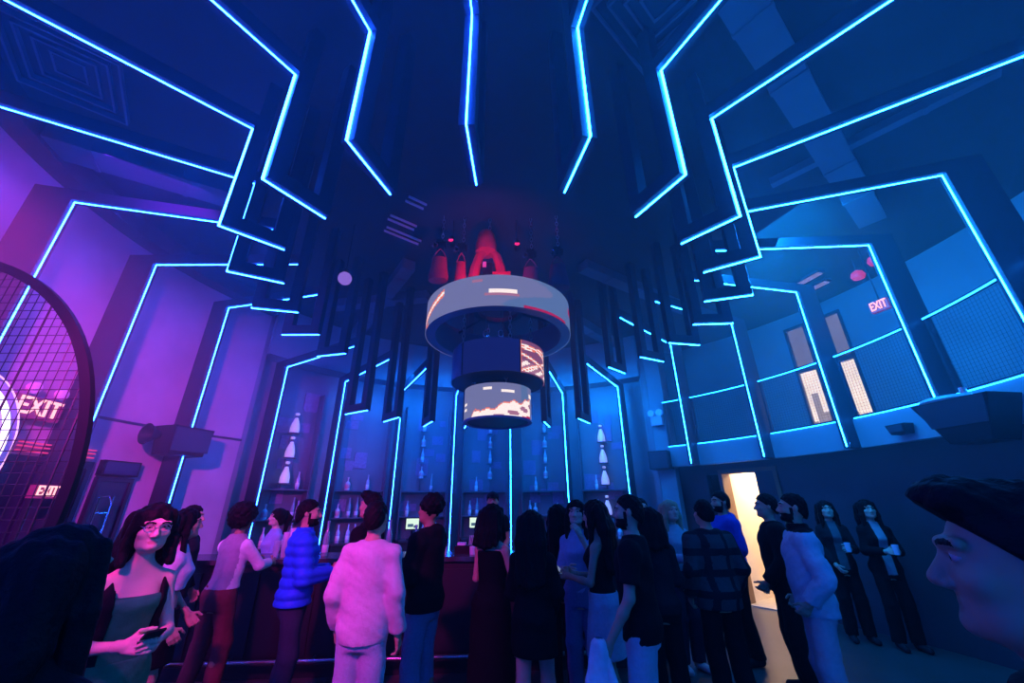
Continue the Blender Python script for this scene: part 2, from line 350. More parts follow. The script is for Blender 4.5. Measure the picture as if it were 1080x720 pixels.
# ------------------------------------------------------------------ hanging round screens
def scr(name, c, s=1.0): return emis(name, c, s)
SM = [scr('screen_lilac', (.17, .18, .36)), scr('screen_white', (1.0, .85, .8), 1.1), scr('screen_orange', (1.0, .22, .14), .9), scr('screen_red', (.75, .02, .12), .6),
      mat('screen_off', (.03, .04, .12), .3), scr('screen_navy', (.006, .011, .115)), scr('screen_rose', (.5, .2, .33), .8), scr('screen_teal', (.10, .17, .36)), scr('screen_dusk', (.22, .07, .16))]
def pixel_drum(name, parent, r, z0, z1, fn, rows=24, cols=240):
    mb = MB(); vs = []; fs = []; ms = []
    for i in range(rows + 1):
        for j in range(cols):
            s = 2 * math.pi * j / cols; vs.append((CX + r * math.sin(s), CY - r * math.cos(s), z0 + (z1 - z0) * i / rows))
    for i in range(rows):
        for j in range(cols):
            j2 = (j + 1) % cols; fs.append((i * cols + j, i * cols + j2, (i + 1) * cols + j2, (i + 1) * cols + j))
            s = math.degrees(2 * math.pi * (j + .5) / cols); s = s - 360 if s > 180 else s
            ms.append(fn(s, 1 - (i + .5) / rows))          # s: degrees around from the entrance, v: 0 top .. 1 bottom
    mb.add(vs, fs); mb.m = ms
    return mb.build(name, SM, parent, True)
def ring_fn(s, v):
    q = s % 120; q = q - 120 if q > 60 else q                # the picture repeats three times round
    if -5 < q < 15 and .45 < v < .60: return 1
    if -7 < q < 17 and .60 <= v < .66: return 6
    if -17 < q < -9 and .12 < v < .2: return 6
    t = (q + 60) / 26
    if -72 < s < -40:
        t = (s + 72) / 32; c = .78 - .55 * t
        if abs(v - c) < .05: return 1
        if abs(v - c) < .13: return 2
        if abs(v - c - .3) < .06 and t < .3: return 2
    if 20 < s < 62 and v > .92: return 3
    if 70 < s < 84 and (.25 < v < .5): return 3
    return 0 if s < 25 + 20 * math.sin(v * 5) else 7
Z0, Z1 = 3.60, 3.985
ring = thing('ring_screen', 'wide grey ring screen with a small white bar, topmost of the hanging screens', 'screen', (CX, CY, Z0))
pixel_drum('outer_display', ring, .91, Z0, Z1, ring_fn)
mb = MB(); mb.lathe([(.79, Z0 + .002), (.905, Z0 + .002), (.905, Z1 - .002), (.79, Z1 - .002)], (CX, CY, 0), 96, True); mb.build('ring_body', mat('ring_casing', (.10, .14, .22), .4), ring, True)
mb = MB()
for i in range(6):
    a = i * math.pi / 3 + .3; mb.tube([(CX + .80 * math.cos(a), CY + .80 * math.sin(a), Z1 - .05), (CX + .3 * math.cos(a), CY + .3 * math.sin(a), Z1 + .02)], .018, 6)
mb.lathe([(.27, Z1 - .01), (.33, Z1 - .01), (.33, Z1 + .05), (.27, Z1 + .05)], (CX, CY, 0), 32, True)
mb.build('spoke_truss', M['fin'], ring, True)
def mid_fn(s, v):
    if 28 < s < 100:
        t = (s - 28) / 72
        if t < .02 or v < .02: return 2
        for f in (.16 + .35 * t * t, .42 + .5 * t * (1 - .2 * t), .95 - .7 * t, .2 + .06 * math.sin(9 * t)):
            if abs(v - f) < .025: return 1
            if abs(v - f) < .05: return 2
        if v > .60 + .32 * t and v < .97 and t < .8: return 1 if math.sin(22 * t + 26 * v) > -.1 else 6
        if .72 < t < .80: return 1
        return 8
    if -44 <= s < 28: return 5
    return 4
Z0, Z1 = 3.0, 3.39
mid = thing('drum_screen', 'dark blue drum screen with one glowing red panel, middle of the hanging screens', 'screen', (CX, CY, Z0))
pixel_drum('drum_display', mid, .56, Z0, Z1, mid_fn)
mb = MB(); mb.lathe([(.2, Z0 + .003), (.55, Z0 + .003), (.55, Z1 - .003), (.2, Z1 - .003)], (CX, CY, 0), 64, True)
for s in (-116, -44, 28, 100, 172): mb.box((CX + .563 * math.sin(R(s)), CY - .563 * math.cos(R(s)), (Z0 + Z1) / 2), (.012, .012, Z1 - Z0), R(s))
mb.build('drum_body', M['black'], mid, False)
def low_fn(s, v):
    if -22 < s < -8 and .13 < v < .19: return 1
    if 8 < s < 30 and .22 < v < .30: return 1
    if -72 < s < -60 and (.5 < v < .58 or .66 < v < .76): return 1
    if 66 < s < 78 and (.2 < v < .32): return 1
    t = (s + 45) / 115
    if 0 < t < 1:
        top = .97 - .52 * t - .10 * max(0, math.sin(t * 14)) - .05 * math.sin(t * 31)
        bot = .99 - .10 * max(0, t - .75) * 4
        if top < v < bot:
            h = math.sin(t * 9 + v * 13) + .6 * math.sin(t * 17 - v * 21)
            return 1 if h > -.75 else 6
        if top - .04 < v <= top: return 2
        if v >= .93 and t > .35: return 3
    if s > 20 and v < .5 and math.sin(s * .15) > .3: return 7
    return 0
Z0, Z1 = 2.545, 2.915
low = thing('drum_screen', 'small grey drum screen with white flame picture, lowest of the hanging screens', 'screen', (CX, CY, Z0))
pixel_drum('drum_display', low, .395, Z0, Z1, low_fn)
mb = MB(); mb.lathe([(.0, Z0 + .003), (.388, Z0 + .003), (.388, Z1 - .003), (.0, Z1 - .003)], (CX, CY, 0), 48); mb.build('drum_body', M['black'], low, False)
mb = MB(); mb.lathe([(.36, Z0 - .012), (.40, Z0 - .012), (.40, Z0 + .004), (.36, Z0 + .004)], (CX, CY, 0), 48, True); mb.build('bottom_rim', mat('drum_rim', (.3, .1, .3), .4), low)  # magenta reflection under the drum put into the rim colour
def chain(mb, a, b, r=.012):
    a, b = Vector(a), Vector(b); n = max(2, int((b - a).length / .055)); d = (b - a) / n
    for i in range(n):
        c = a + d * (i + .5); l = d.length * .68; x = Vector((1, 0, 0)) if i % 2 else Vector((0, 1, 0))
        pts = [c + d.normalized() * l * math.cos(t) + x * .017 * math.sin(t) for t in [2 * math.pi * q / 8 for q in range(8)]]
        mb.tube(pts, .0055, 5, True)
for (par, ra, za, rb, zb, n) in ((mid, .45, 3.38, .45, 4.0, 4), (low, .30, 2.91, .30, 3.05, 4)):
    for i in range(n):
        a = R(20 + 90 * i); mb = MB(); chain(mb, (CX + ra * math.cos(a), CY + ra * math.sin(a), za), (CX + rb * math.cos(a), CY + rb * math.sin(a), zb))
        mb.build('chain', M['metal'], par)
for (dx, dy) in ((-.14, -.28), (.04, -.28)):                      # shackles seen inside the ring
    mb = MB(); c = Vector((CX + dx, CY + dy, 3.56)); mb.tube([c + Vector((.03 * math.cos(t), 0, .045 * math.sin(t))) for t in [2 * math.pi * q / 10 for q in range(10)]], .009, 6, True)
    mb.tube([c + Vector((0, 0, .045)), c + Vector((0, 0, .42))], .006, 6); mb.tube([c + Vector((0, 0, -.045)), c + Vector((0, 0, -.17))], .006, 6)
    mb.build('shackle', M['chrome'], mid, True)
# chain hoists with bags
def hoist(x, y, z, wd, h, m, label, tall=False):
    t = thing('chain_hoist', label, 'hoist', (x, y, z))
    prof = [(.02, 0), (wd * .52, .01), (wd * .56, h * .2), (wd * .47, h * .55), (wd * .42, h * .9), (wd * .38, h), (wd * .30, h), (wd * .34, h * .85)]
    mb = MB(); S4 = Matrix.Diagonal((1, .7, 1, 1)); mb.lathe(prof, (x, y, z), 16, M4=S4)
    for i in (-1, 1): mb.tube([(x + i * wd * .4, y - .02, z + h * .95), (x + i * wd * .2, y, z + h + .1), (x, y, z + h + .16)], .008, 6)
    mb.build('chain_bag', m, t, True)
    zt = z + h + .16
    mb = MB(); mb.box((x, y, zt + .06), (.10, .09, .13)); mb.lathe([(.05, -.08), (.055, 0), (.05, .08)], (x, y, zt + .07), 12, M4=Matrix.Rotation(R(90), 4, 'Y')); mb.build('hoist_motor', M['black'], t)
    mb = MB(); chain(mb, (x + .02, y, zt + .12), (x + .02, y, ZC)); mb.build('chain', M['metal'], t)
    mb = MB(); c = Vector((x - .07, y - .06, zt + .02)); mb.tube([c + Vector((0, 0, .12)), c + Vector((0, 0, .05)), c + Vector((.035, 0, .02)), c + Vector((.03, 0, -.03)), c + Vector((-.01, 0, -.04)), c + Vector((-.03, 0, -.015))], .011, 6); mb.build('hook', M['chrome'], t, True)
    return t
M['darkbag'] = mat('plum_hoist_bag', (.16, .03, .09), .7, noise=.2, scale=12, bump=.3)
hoist(-.97, 4.45, 4.38, .24, .36, M['red'], 'red chain hoist bag, leftmost above the ring screen')
hoist(-.68, 4.46, 4.32, .15, .36, M['red'], 'narrow red chain hoist bag between the leftmost bag and the tall red one')
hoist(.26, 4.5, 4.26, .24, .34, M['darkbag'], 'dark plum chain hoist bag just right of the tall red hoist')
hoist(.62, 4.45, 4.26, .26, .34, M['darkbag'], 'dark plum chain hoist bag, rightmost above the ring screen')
t = thing('chain_hoist', 'tall red chain hoist with arched frame in the middle above the ring screen', 'hoist', (-.32, 4.5, 4.3))
mb = MB()
for i in (-1, 1):
    mb.tube([(-.32 + i * .20, 4.5, 4.42), (-.32 + i * .17, 4.5, 4.62), (-.32 + i * .12, 4.5, 4.80), (-.32 + i * .04, 4.5, 4.88)], [.075, .07, .062, .05], 8)
mb.box((-.13, 4.5, 4.44), (.24, .16, .14)); mb.lathe([(.05, 4.84), (.145, 4.86), (.15, 4.98), (.12, 5.14), (.09, 5.2), (.03, 5.2)], (-.35, 4.5, 0), 14)
mb.build('red_frame', M['red'], t, True)
mb = MB(); mb.box((-.32, 4.5, 4.56), (.13, .12, .2)); mb.lathe([(.05, -.09), (.06, 0), (.05, .09)], (-.32, 4.5, 4.62), 12, M4=Matrix.Rotation(R(90), 4, 'Y')); mb.build('hoist_motor', M['black'], t)
mb = MB(); chain(mb, (-.30, 4.5, 5.18), (-.30, 4.5, ZC)); chain(mb, (-.34, 4.5, 4.0), (-.34, 4.5, 4.5)); mb.build('chain', M['metal'], t)
mb = MB(); mb.box((-.36, 4.42, 4.62), (.05, .02, .08)); mb.build('name_plate', mat('plate_white', (.8, .7, .65), .5), t)
for (x, z, lab) in ((.08, 4.98, 'small red stage spotlight above the plum hoist bags'), (-.83, 5.05, 'small red stage spotlight above the two left red bags')):
    t = thing('spotlight', lab, 'spotlight', (x, 4.55, z))
    mb = MB(); mb.lathe([(.035, -.07), (.045, -.02), (.045, .05), (.03, .075)], (x, 4.5, z), 14, M4=Matrix.Rotation(R(70), 4, 'X')); mb.build('lamp_can', M['black'], t, True)
    mb = MB(); mb.lathe([(.0, 0), (.034, 0), (.034, .008), (0, .008)], (x, 4.425, z - .03), 14, M4=Matrix.Rotation(R(70), 4, 'X')); mb.build('lens', emis('red_lens', (1, .02, .18), 1.2), t)
    mb = MB(); mb.tube([(x, 4.55, z + .03), (x, 4.55, ZC)], .009, 6); mb.build('drop_rod', M['fin'], t)

# ------------------------------------------------------------------ signs
def text_mesh(txt, size, depth, name, m, M4, parent):
    cu = bpy.data.curves.new('t', 'FONT'); cu.body = txt; cu.size = size; cu.extrude = depth; cu.align_x = 'CENTER'; cu.align_y = 'CENTER'; cu.offset = size * .012
    tmp = bpy.data.objects.new('t', cu); COL.objects.link(tmp); dg = bpy.context.evaluated_depsgraph_get()
    me = bpy.data.meshes.new_from_object(tmp.evaluated_get(dg)); COL.objects.unlink(tmp); bpy.data.objects.remove(tmp); bpy.data.curves.remove(cu)
    me.transform(M4); me.materials.clear(); me.materials.append(m); me.name = name
    o = bpy.data.objects.new(name, me); COL.objects.link(o); o.parent = parent; o.matrix_parent_inverse = parent.matrix_basis.inverted(); return o
M['exit_glow'] = emis('exit_letters', (1.0, .42, .45), 1.9)
M['exit_panel'] = mat('exit_panel', (.12, .02, .06), .4, emit=(1, .03, .35), estr=.14)
def exit_sign(k, r, z, wd, h, label, heads, facing=None):
    p = P(k, r, z); t = thing('exit_sign', label, 'exit sign', p)
    ang = facing if facing is not None else math.atan2(CY - p.y, CX - p.x)       # direction the sign faces
    T = Matrix.Translation(p) @ Matrix.Rotation(ang + math.pi / 2, 4, 'Z')
    mb = MB(); mb.hexa([T @ Vector(q) for q in ((-wd / 2, -.03, -h / 2), (wd / 2, -.03, -h / 2), (wd / 2, .04, -h / 2), (-wd / 2, .04, -h / 2), (-wd / 2, -.03, h / 2), (wd / 2, -.03, h / 2), (wd / 2, .04, h / 2), (-wd / 2, .04, h / 2))]); mb.build('sign_box', M['exit_panel'], t)
    text_mesh('EXIT', h * 1.12, .006, 'lettering', M['exit_glow'], T @ Matrix.Translation((0, -.04, -.0)) @ Matrix.Rotation(R(90), 4, 'X') @ Matrix.Diagonal((wd / (h * 2.55), 1, 1, 1)), t)
    if heads:
        for s in (-.3, .3):
            mb = MB(); mb.lathe([(.02, -.05), (.06, -.03), (.065, .02), (.05, .03)], T @ Vector((s * wd, -.05, h / 2 + .08)), 14, M4=Matrix.Rotation(ang + math.pi / 2, 4, 'Z') @ Matrix.Rotation(R(100), 4, 'X')); mb.build('emergency_lamp', mat('lamp_head_pink', (.8, .6, .7), .3), t, True)
exit_sign(-5.67, 5.16, 2.69, .50, .23, 'large glowing pink EXIT sign with two lamp heads, behind the mesh hoop', True)
exit_sign(-5.715, 4.76, 1.82, .23, .13, 'small glowing EXIT sign on a thin post low behind the mesh hoop', False)
mb = MB(); p_ = P(-5.715, 4.84, 0); mb.tube([p_, p_ + Vector((0, 0, 1.88))], .012, 8); mb.lathe([(0, 0), (.12, 0), (.12, .02), (0, .02)], p_, 20); mb.build('sign_post', M['black'], bpy.data.objects['exit_sign.001'])
exit_sign(6.62, 5.85, 4.43, .24, .17, 'small red EXIT sign up on the mezzanine', False, facing=R(200))
mb = MB(); mb.tube([P(6.62, 5.88, 4.5), P(6.62, 5.88, ZC)], .012, 6); o = mb.build('sign_rod', M['fin'], bpy.data.objects['exit_sign.002'])
# doorway beneath the signs
mb = MB()
mb.arc(5.20, 5.30, -6.32, -6.28, 0, 2.12, 1); mb.arc(5.20, 5.30, -5.55, -5.51, 0, 2.12, 1); mb.arc(5.2, 5.3, -6.32, -5.51, 2.12, 2.2, 4)
d2 = struct(mb.build('door_2', M['fin']))
mb = MB(); mb.arc(5.22, 5.262, -6.28, -5.92, .02, 2.12, 3); mb.arc(5.22, 5.262, -5.9, -5.55, .02, 2.12, 3); mb.build('door_leaf', mat('dark_door', (.02, .015, .05), .25), d2)
mb = MB(); mb.tube([P(-5.95, 5.19, .9), P(-5.95, 5.15, .95), P(-5.95, 5.15, 1.25), P(-5.95, 5.19, 1.3)], .012, 8); mb.build('door_handle', M['chrome'], d2, True)
mb = MB(); mb.arc(5.2, 5.3, -6.72, -6.69, 0, 1.98, 1); mb.arc(5.2, 5.3, -6.43, -6.40, 0, 1.98, 1); mb.arc(5.2, 5.3, -6.72, -6.40, 1.98, 2.03, 2); d3 = struct(mb.build('door_3', M['fin']))
mb = MB(); mb.arc(5.225, 5.262, -6.69, -6.43, .02, 1.98, 2); mb.build('door_leaf', bpy.data.materials['dark_door'], d3)
mb = MB()
for z in (2.24, 2.29, 2.33): mb.arc(5.2, 5.23, -6.3, -5.7, z, z + .014, 4)
o = mb.build('lintel_light', emis('lintel_red', (1, .05, .25), .8)); tag(o, 'row of thin red light bars above the dark doorway at left', 'light')

# ring light, hoop screen, wall screen, rack
def orient(p): return Matrix.Translation(p) @ Matrix.Rotation(math.atan2(CY - p.y, CX - p.x) + math.pi / 2, 4, 'Z')
TR = orient(P(-4.84, 4.78, 2.18))
rt = thing('ring_light', 'double ring of white neon by the left wall behind the mesh hoop', 'light', P(-4.9, 4.78, 1.4))
def loop(r, rr, y): mb = MB(); mb.tube([TR @ Vector((r * math.cos(t), y, r * math.sin(t))) for t in [2 * math.pi * q / 64 for q in range(64)]], rr, 8, True); return mb
loop(.54, .026, -.02).build('neon_tube', emis('neon_white', (.75, .6, 1.0), 2.6), rt, True)
loop(.66, .007, -.02).build('neon_tube', emis('neon_pink', (.9, .45, 1.0), 1.6), rt, True)
mb = MB(); mb.lathe([(.48, .012), (.69, .012), (.69, .03), (.48, .03)], TR.translation, 64, True, M4=TR.to_3x3().to_4x4() @ Matrix.Rotation(R(-90), 4, 'X')); mb.build('back_ring', mat('ring_back', (.3, .28, .5), .5), rt)
HC = Vector((-3.17, 1.80, 1.68)); HR = 1.25
hp = thing('hoop_screen', 'large black hoop partition filled with wire mesh at the left edge', 'partition', (HC.x, HC.y, 0))
mb = MB(); prof = [(HR - .024, -.012), (HR + .024, -.012), (HR + .024, .012), (HR - .024, .012)]
mb.lathe(prof, HC, 96, True, M4=Matrix.Rotation(R(90), 4, 'X')); mb.build('hoop', M['black'], hp)
mb = MB(); n = int(2 * HR / .047)
for i in range(1, n):
    u = -HR + i * 2 * HR / n; h = math.sqrt(HR * HR - u * u)
    mb.tube([HC + Vector((u, 0, -h)), HC + Vector((u, 0, h))], .0045 if i % 8 == 3 else .0022, 5); mb.tube([HC + Vector((-h, 0.004, u)), HC + Vector((h, 0.004, u))], .0022, 5)
mb.build('wire_mesh', M['wire'], hp)
mb = MB()
for s in (-.7, .7): mb.box((HC.x + s, HC.y, .28), (.07, .06, .56)); mb.box((HC.x + s, HC.y, .02), (.12, .6, .04))
mb.box((HC.x, HC.y, .5), (1.5, .05, .05)); mb.build('stand', M['black'], hp)
tv = thing('wall_screen', 'dark flat wall screen on the pink wall beside the hoop', 'screen', P(-6.55, 5.2, 2.06))
mb = MB(); mb.arc(5.16, 5.24, -6.72, -6.38, 2.05, 2.24, 3); mb.build('casing', M['black'], tv)
mb = MB(); mb.arc(5.15, 5.162, -6.70, -6.40, 2.07, 2.22, 3); mb.build('display', mat('off_display', (.02, .02, .08), .12), tv)
rk = thing('metal_rack', 'tall shiny tubular rack standing against the pink wall', 'rack', P(-6.55, 5.0, 0))
for k in (-6.48, -6.36):
    mb = MB(); mb.tube([P(k, 5.0, 0), P(k, 5.0, 1.80)], .014, 8); mb.build('upright', M['chrome'], rk, True)
for z in (.35, .8, 1.2, 1.6):
    mb = MB(); mb.tube([P(-6.48, 5.0, z), P(-6.36, 5.0, z)], .010, 8); mb.build('rung', M['chrome'], rk, True)
mb = MB(); mb.tube([P(-6.48, 5.0, 1.70), P(-6.42, 4.98, 1.80), P(-6.33, 5.0, 1.78)], .012, 8); mb.tube([P(-6.48, 5.0, .02), P(-6.48, 5.15, .02)], .012, 8); mb.tube([P(-6.36, 5.0, .02), P(-6.36, 5.15, .02)], .012, 8); mb.build('bracket', M['chrome'], rk, True)

# speakers ---------------------------------------------------------------------
sp = thing('wall_speaker', 'black loudspeaker with horn bracketed to the pink wall', 'speaker', P(-6.95, 5.0, 2.55))
T = orient(P(-6.92, 4.98, 2.56))
def hexT(mb, T, x0, x1, y0, y1, z0, z1, tx=0.0, ty=0.0):
    mb.hexa([T @ Vector(q) for q in ((x0 + tx, y0 + ty, z0), (x1 - tx, y0 + ty, z0), (x1 - tx, y1, z0), (x0 + tx, y1, z0), (x0, y0, z1), (x1, y0, z1), (x1, y1, z1), (x0, y1, z1))])
mb = MB(); hexT(mb, T, -.26, .33, -.22, .16, -.2, .2, .05, .04); mb.build('cabinet', M['black'], sp)
mb = MB(); mb.lathe([(.05, -.02), (.07, .02), (.13, .14), (.145, .15), (.13, .15), (.05, .02)], T @ Vector((-.34, -.05, .04)), 20, M4=T.to_3x3().to_4x4() @ Matrix.Rotation(R(-90), 4, 'Y')); mb.build('horn', M['black'], sp, True)
mb = MB(); hexT(mb, T, -.24, .30, -.232, -.222, -.15, .17); mb.build('grille', M['fin'], sp)
mb = MB(); hexT(mb, T, .0, .06, .16, .28, -.04, .04); mb.build('bracket', M['metal'], sp)
sp = thing('ceiling_speaker', 'large black tapered speaker hung under the mezzanine edge', 'speaker', (4.62, 4.05, 2.2))
T = Matrix.Translation((4.66, 3.98, 2.46)) @ Matrix.Rotation(R(-82), 4, 'Z')
mb = MB(); hexT(mb, T, -.34, .34, -.22, .2, -.26, .16, .17, .08); mb.build('cabinet', M['black'], sp)
mb = MB(); hexT(mb, T, -.30, .30, -.225, -.19, -.1, .15, .06, .03); mb.build('grille', M['fin'], sp)
mb = MB(); mb.lathe([(.0, .16), (.22, .16), (.25, .19), (.22, .22), (.0, .23)], (4.64, 4.12, 2.46), 24, M4=Matrix.Diagonal((.75, 1, 1, 1))); mb.build('dome_cap', mat('cyan_lit_cap', (.45, .6, .65), .4), sp, True)  # cyan light on the speaker's top put into the cap colour
mb = MB(); mb.tube([T @ Vector((0, .05, .16)), T @ Vector((0, .05, .30))], .03, 8); mb.build('hanger', M['metal'], sp)
sp = thing('mini_speaker', 'small black speaker on the balcony front below the railing', 'speaker', P(6.43, 5.1, 2.48))
mb = MB(); T = orient(P(6.43, 5.06, 2.5)); hexT(mb, T, -.12, .12, -.07, .07, -.06, .06, .03, .02); mb.build('cabinet', M['black'], sp)
mb = MB(); hexT(mb, T, -.09, .09, -.074, -.066, -.03, .05); mb.build('grille', M['fin'], sp)
sp = thing('box_speaker', 'dark box speaker on the blue wall beneath the emergency light', 'speaker', P(9.48, 5.15, 2.5))
T = orient(P(9.48, 5.10, 2.5)); mb = MB(); hexT(mb, T, -.2, .2, -.14, .16, -.18, .18); mb.build('cabinet', M['black'], sp)
mb = MB(); hexT(mb, T, -.18, .18, -.146, -.138, -.16, .16); mb.build('grille', M['fin'], sp)
em = thing('emergency_light', 'pale emergency light box with two round lamps on the blue wall', 'emergency light', P(9.47, 5.18, 3.3))
T = orient(P(9.47, 5.18, 3.33)); mb = MB(); hexT(mb, T, -.12, .12, -.05, .06, -.1, .1); mb.build('battery_box', mat('box_lilac', (.55, .5, .62), .5), em)
for s in (-.09, .09):
    mb = MB(); mb.lathe([(.02, -.06), (.07, -.04), (.075, .03), (.0, .035)], T @ Vector((s, -.04, .165)), 16, M4=T.to_3x3().to_4x4() @ Matrix.Rotation(R(90), 4, 'X')); mb.build('lamp_head', mat('lamp_head_lilac', (.75, .65, .8), .3), em, True)

# mezzanine bits
for (k, r, z, lab) in ((6.77, 6.0, 5.12, 'soft red wash lamp under the mezzanine ceiling'), (6.42, 5.7, 5.03, 'slim red wash lamp beside a light frame on the mezzanine')):
    t = thing('wash_lamp', lab, 'lamp', P(k, r, z)); p = P(k, r, z)
    mb = MB(); mb.lathe([(.0, -.05), (.08, -.05), (.1, .0), (.08, .06), (.02, .1)], p, 16); mb.build('lamp_body', mat('lamp_red', (.5, .02, .06), .5, emit=(1, .02, .15), estr=.5), t, True)
    mb = MB(); mb.tube([p + Vector((0, 0, .08)), Vector((p.x, p.y, ZC))], .01, 6); mb.build('stem', M['fin'], t)
for (k, z, lab) in ((7.28, 5.38, 'pale ceiling light panel nearest the upper windows'), (7.16, 5.38, 'pale ceiling light panel above the mezzanine guests')):
    t = thing('ceiling_panel', lab, 'light', P(k, 6.1 if k > 7.2 else 5.7, z)); T = orient(P(k, 6.1 if k > 7.2 else 5.7, z)); mb = MB(); hexT(mb, T, -.28, .28, -.08, .08, -.02, .03); mb.build('panel_frame', M['fin'], t)
    mb = MB(); hexT(mb, T, -.25, .25, -.06, .06, -.03, -.015); mb.build('diffuser', emis('panel_dim', (.45, .35, .6), .45), t)

# ------------------------------------------------------------------ bar
A_, B_ = Vector((-4.1, 4.98, 0)), Vector((1.30, 5.325, 0)); DB = (B_ - A_).normalized(); NB = Vector((DB.y, -DB.x, 0))   # NB points to the guests
def bq(u, n, z): return A_ + DB * u + NB * n + Vector((0, 0, z))
LBAR = (B_ - A_).length
bar_t = thing('bar_counter', 'long dark bar counter that the guests stand along', 'bar', A_ + DB * LBAR / 2)
def bslab(mb, u0, u1, n0, n1, z0, z1): mb.hexa([bq(u0, n0, z0), bq(u1, n0, z0), bq(u1, n1, z0), bq(u0, n1, z0), bq(u0, n0, z1), bq(u1, n0, z1), bq(u1, n1, z1), bq(u0, n1, z1)])
mb = MB(); bslab(mb, 0, LBAR, -.62, .06, 1.06, 1.11); mb.build('counter_top', M['bartop'], bar_t)
mb = MB(); bslab(mb, .03, LBAR - .03, -.04, .0, .1, 1.06)
for i in range(8): bslab(mb, .1 + i * .62, .64 + i * .62, 0, .018, .2, .98)
mb.build('front_panel', M['barfront'], bar_t)
mb = MB(); bslab(mb, .05, LBAR - .05, -.5, -.04, 0, .1); bslab(mb, .05, .09, -.55, -.04, .1, 1.06); bslab(mb, LBAR - .09, LBAR - .05, -.55, -.04, .1, 1.06); mb.build('carcass', M['barfront'], bar_t)
mb = MB(); mb.tube([bq(.1, .16, .2), bq(LBAR - .1, .16, .2)], .02, 10)
for i in range(6): mb.tube([bq(.3 + i * .85, .16, .2), bq(.3 + i * .85, .0, .2)], .012, 6)
mb.build('foot_rail', M['metal'], bar_t, True)
# back counter and shelves, one bay between each pair of light frames
bays = [(-8 - i, -9 - i) for i in range(6)] + [(-13.9, -14.3)]
M['shelf'] = mat('shelf_board', (.10, .11, .15), .3)
nb = 0
bayname = ['leftmost', 'second from left', 'third from left', 'fourth from left', 'fifth from left', 'sixth from left', 'rightmost']
for i, (k0, k1) in enumerate(bays):
    if i == 6: continue
    s = thing('bar_shelving', 'tall back bar shelving with bottles, %s of the six bays' % bayname[i], 'shelving', P((k0 + k1) / 2, 5.4, 0), 0, 'back bar shelving bays')
    a, b = k0 - .14, k1 + (.12 if i else .22)
    for z in (1.42, 1.95):
        mb = MB(); mb.arc(5.36, 5.6, a, b, z, z + .025, 4); mb.build('shelf', M['shelf'], s)
    mb = MB(); mb.arc(5.05, 5.6, a, b, .0, .96, 4); mb.build('cabinet', M['barfront'], s)
    mb = MB(); mb.arc(5.0, 5.6, a, b, .96, 1.0, 4); mb.build('worktop', M['bartop'], s)
    mb = MB()
    for k in (a, b): mb.arc(5.36, 5.6, k - .012, k + .012, 1.0, 3.9, 1)
    mb.build('upright', M['shelf'], s)
    rr = random.Random(i); vt = mat('violet_tile_%d' % i, (.30, .18, .36), .5, noise=.5, scale=25)   # printed tiles on the back panel
    for q in range(9):
        kk = a + (b - a) * rr.uniform(.12, .88); zz = rr.uniform(1.5, 3.6); ww = rr.uniform(.05, .11); mb = MB(); mb.arc(5.595 + q * .0005, 5.612, kk - ww, kk + ww, zz, zz + rr.uniform(.12, .4), 2); mb.build('wall_tile', vt, s)
def bottle_mesh(kind):
    mb = MB()
    prof = dict(
        slim=[(.0, 0), (.036, .0), (.038, .01), (.038, .17), (.03, .205), (.014, .235), (.013, .30), (.016, .302), (.016, .325), (0, .325)],
        squat=[(.0, 0), (.05, 0), (.053, .012), (.053, .13), (.045, .155), (.016, .18), (.016, .235), (.02, .237), (.02, .265), (0, .265)],
        tall=[(.0, 0), (.034, 0), (.036, .01), (.036, .2), (.026, .25), (.015, .28), (.014, .36), (.018, .362), (.018, .385), (0, .385)])[kind]
    mb.lathe(prof, (0, 0, 0), 14); return mb
glassc = dict(slim=(.55, .6, .75), squat=(.7, .68, .75), tall=(.25, .4, .45))
kinds = {}
def label_mb(kind):
    r = dict(slim=.0385, squat=.0537, tall=.0366)[kind]; mb = MB(); mb.lathe([(r, .04), (r + .0008, .041), (r + .0008, .12), (r, .121)], (0, 0, 0), 14, True); return mb
BM = {k: mat('bottle_' + k, c, .15, spec=.8) for k, c in glassc.items()}
LM = {'slim': mat('label_white', (.85, .85, .85), .6), 'squat': mat('label_rose', (.8, .35, .45), .6), 'tall': mat('label_pale', (.7, .75, .85), .6)}
def bottle(kind, loc, label, group):
    if kind not in kinds:
        t = thing('bottle', label, 'bottle', (0, 0, 0), 0, group); gl_ = bottle_mesh(kind).build('glass', BM[kind], t, True); label_mb(kind).build('paper_label', LM[kind], gl_, True); kinds[kind] = t
        t.location = loc; return t
    src = kinds[kind]; t = src.copy(); COL.objects.link(t); t.location = loc; t['label'] = label; t['group'] = group; t['category'] = 'bottle'
    for ch in src.children:
        c = ch.copy(); COL.objects.link(c); c.parent = t
        for g in ch.children:
            d = g.copy(); COL.objects.link(d); d.parent = c
    return t
rb = random.Random(3); desc = dict(slim='slim clear bottle', squat='squat bottle', tall='tall green bottle')
